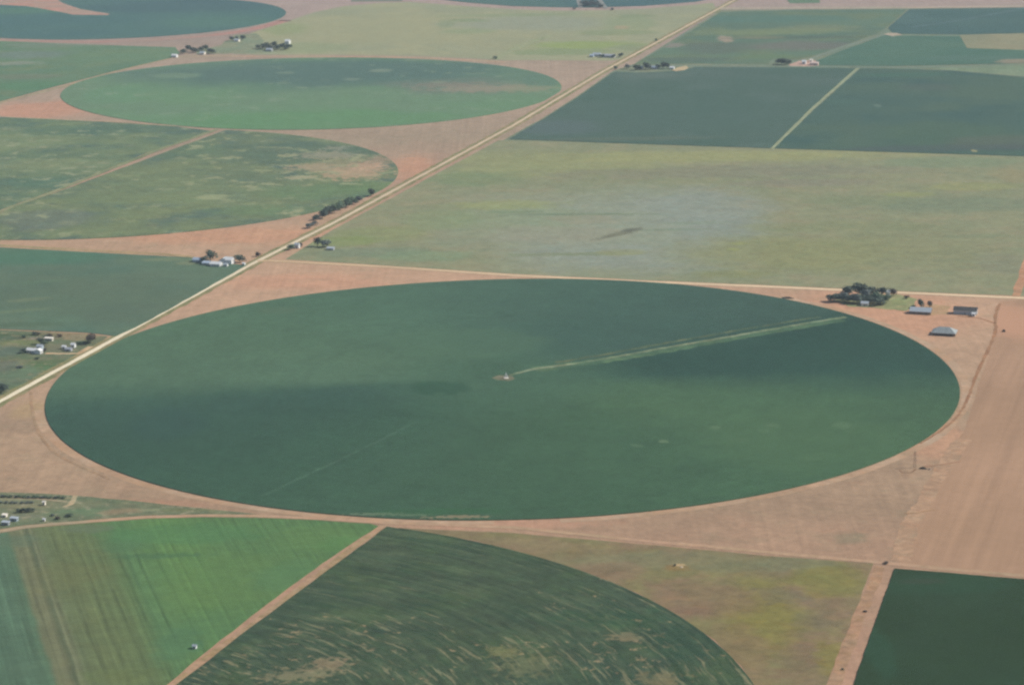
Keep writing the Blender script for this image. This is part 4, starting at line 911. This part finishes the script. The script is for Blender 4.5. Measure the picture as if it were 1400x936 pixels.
# right hand farm
building('house', 1182.5, 417.5, 7, 6, 2.8, 1.4, 'cream', 'steel', 'low pale roofed house half hidden in front of the dark grove', nwin=1)
building('shed', 1214, 405, 4, 4, 4.6, 1.8, 'white', 'white', 'tall white shed at the right end of the dark grove', 'shed', nwin=0)
building('house', 1259, 428, 20, 11, 2.8, 3.0, 'brown', 'steel', 'wide right hand farm house with a bright metal roof', nwin=3)
building('barn', 1320, 428.5, 22, 9, 4.2, 2.4, 'steel', 'darkroof', 'long pale barn with a dark roof at the right hand farm', 'barn', nwin=0, shade_panel=False)
building('shed', 1331, 432, 3, 3.5, 2.6, .9, 'white', 'white', 'small white shed in front of the long pale barn', 'shed', nwin=0)
building('barn', 1291, 456.5, 22, 15, 2.6, 4.4, 'brown', 'galv', 'grey hip roofed barn alone on the bare ground', 'barn', kind='hip', nwin=0, shade_panel=True)
# far farms
building('shed', 239, 78.5, 9, 8, 3.6, 2.0, 'white', 'white', 'white shed at the left end of the far left farm', 'shed', nwin=0)
building('house', 277, 74.5, 9, 8, 3.0, 2.0, 'cream', 'steel', 'pale house between the trees of the far left farm', nwin=1)
building('house', 324, 57, 9, 8, 3, 1.8, 'cream', 'steel', 'pale house under the top left circle bank', nwin=1)
building('barn', 393.5, 60, 8, 9, 5, 2.6, 'white', 'white', 'white barn at the right end of the dense far clump', 'barn', nwin=0)
building('house', 368.5, 70, 10, 8, 3, 2.0, 'grey', 'steel', 'grey roofed house in front of the dense far clump', nwin=1)
building('shed', 816.5, 77, 13, 9, 3.6, 2.2, 'white', 'steel', 'white metal shed beside the far gravel road', 'shed', nwin=0)
building('shed', 809.5, 78, 6, 8, 3, 1.6, 'blue', 'blue', 'small bluish shed left of the white one beside the far road', 'shed', nwin=0)
building('shed', 832, 78.5, 22, 9, 3.4, 2.0, 'grey', 'grey', 'long grey shed beside the far gravel road', 'shed', nwin=0)
building('house', 876, 95, 8, 7, 3, 1.8, 'cream', 'steel', 'pale house between the trees of the ragged far row', nwin=1)
building('house', 895, 94.5, 9, 7, 3, 1.8, 'grey', 'blue', 'bluish roofed house in the ragged far row', nwin=1)
building('shed', 919, 94.5, 7, 6, 2.8, 1.4, 'white', 'white', 'small white shed at the right end of the ragged far row', 'shed', nwin=0)
building('house', 1099.5, 87.5, 6, 7, 4, 2.2, 'white', 'white', 'small bright white house on the pinkish far yard', nwin=0)
building('barn', 1113.5, 89, 13, 9, 3.4, 2.0, 'pink', 'pink', 'pinkish barn right of the small bright white house', 'barn', nwin=0)
building('shed', 1109, 84.5, 5, 5, 3, 1.2, 'cream', 'cream', 'cream shed behind the pinkish barn', 'shed', nwin=0)

# pale well house in the bright field
building('well_house', 266.5, 886.5, 2.2, 2.2, 2.0, .7, 'white', 'steel', 'tiny pale well house alone in the bright green field', 'shed', nwin=0, z=.35)

# pivot tower at the centre of the big circle
def bar(bm, a, b, r, n=6):
    a, b = Vector(a), Vector(b); d = (b - a).normalized(); s = d.orthogonal().normalized(); q = d.cross(s)
    A, B = ([bm.verts.new(p + (s * math.cos(i * 6.283 / n) + q * math.sin(i * 6.283 / n)) * r) for i in range(n)] for p in (a, b))
    for i in range(n): bm.faces.new((A[i], A[(i + 1) % n], B[(i + 1) % n], B[i]))
    bm.faces.new(A[::-1]); bm.faces.new(B)
pt = empty('pivot_tower', at(692, 517.5) + Vector((0, 0, .58)), .4, 'white pivot tower at the centre of the big circle', 'irrigation tower')
bm = bmesh.new(); box(bm, -2, 2, -2, 2, -.4, .2); bm_link('base_slab', bm, PAINT['cream'], pt)
for sx in (-1, 1):
    for sy in (-1, 1):
        bm = bmesh.new(); bar(bm, (sx * 1.6, sy * 1.6, .2), (sx * .35, sy * .35, 4.2), .12); bm_link('leg', bm, PAINT['white'], pt)
bm = bmesh.new()
for z, k in ((1.4, 1.22), (2.8, .79), (4.1, .39)):
    c4 = [(-k, -k, z), (k, -k, z), (k, k, z), (-k, k, z)]
    for i in range(4): bar(bm, c4[i], c4[(i + 1) % 4], .07)
bm_link('bracing', bm, PAINT['white'], pt)
bm = bmesh.new(); bar(bm, (0, 0, .2), (0, 0, 5.0), .24, 10); bm_link('riser_pipe', bm, PAINT['white'], pt)
bm = bmesh.new(); box(bm, .6, 1.5, -1.5, -1.1, 1.0, 2.4); bm_link('control_box', bm, PAINT['white'], pt)

# mast on the bare ground right of the big circle
rust = plain('rusty steel', (.16, .10, .065), .8, .2, vary=.2)
ms = empty('lattice_mast', at(1250.5, 638.5), .3, 'thin rusty lattice mast on the bare ground right of the big circle', 'mast')
for sx in (-1, 1):
    for sy in (-1, 1):
        bm = bmesh.new(); bar(bm, (sx * .9, sy * .9, 0), (sx * .4, sy * .4, 12.5), .07); bm_link('leg', bm, rust, ms)
bm = bmesh.new()
for i in range(9):
    z0, z1 = i * 1.35, (i + 1) * 1.35
    k0, k1 = .9 - .04 * z0, .9 - .04 * z1
    a = [(-1, -1), (1, -1), (1, 1), (-1, 1)]
    for j in range(4):
        p, q = a[j], a[(j + 1) % 4]
        bar(bm, (p[0] * k0, p[1] * k0, z0), (q[0] * k1, q[1] * k1, z1), .035, 4)
bm_link('bracing', bm, rust, ms)
bm = bmesh.new(); box(bm, -.6, .6, -.6, .6, 12.45, 12.6); bm_link('top_platform', bm, rust, ms)
def heap(name, x, y, w_, d_, h_, mat, label, cat):
    r = random.Random(int(x)); v, f = [], []
    n, m = 14, 5
    v.append((0, 0, h_))
    for j in range(1, m + 1):
        for i in range(n):
            a = i * 6.283 / n; k = j / m
            s = 1 + r.uniform(-.14, .14)
            v.append((math.cos(a) * w_ / 2 * k * s, math.sin(a) * d_ / 2 * k * s, max(-.05, h_ * (1 - k ** 1.6) * (1 + r.uniform(-.25, .25))) if j < m else -.05))
    for i in range(n):
        f.append((0, 1 + i, 1 + (i + 1) % n))
        for j in range(m - 1):
            a, b = 1 + j * n + i, 1 + j * n + (i + 1) % n
            f.append((a, a + n, b + n, b))
    o = link(name, v, f, mat); o.location = at(x, y)
    return mark(o, label, cat)
scrub = plain('dry brush', (.055, .045, .035), .95, .05, vary=.35, size=.9)
heap('brush_pile', 1262, 640.5, 7, 3.2, 1.6, scrub, 'dark brown brush pile at the right of the lattice mast', 'brush pile')
heap('brush_pile', 1077, 407.5, 13, 7, 1.4, scrub, 'dark oval brush pile between the side road and the big circle', 'brush pile')
heap('dirt_mound', 1271, 641.5, 3.6, 2.4, .9, plain('mound soil', (.30, .21, .15), .95, .05, vary=.2), 'small dirt mound next to the brush pile by the mast', 'dirt mound')
heap('dirt_mound', 932, 775, 3.2, 2.6, .6, plain('pale mound soil', (.48, .38, .26), .95, .05, vary=.15), 'small pale dirt mound in the olive grass', 'dirt mound')
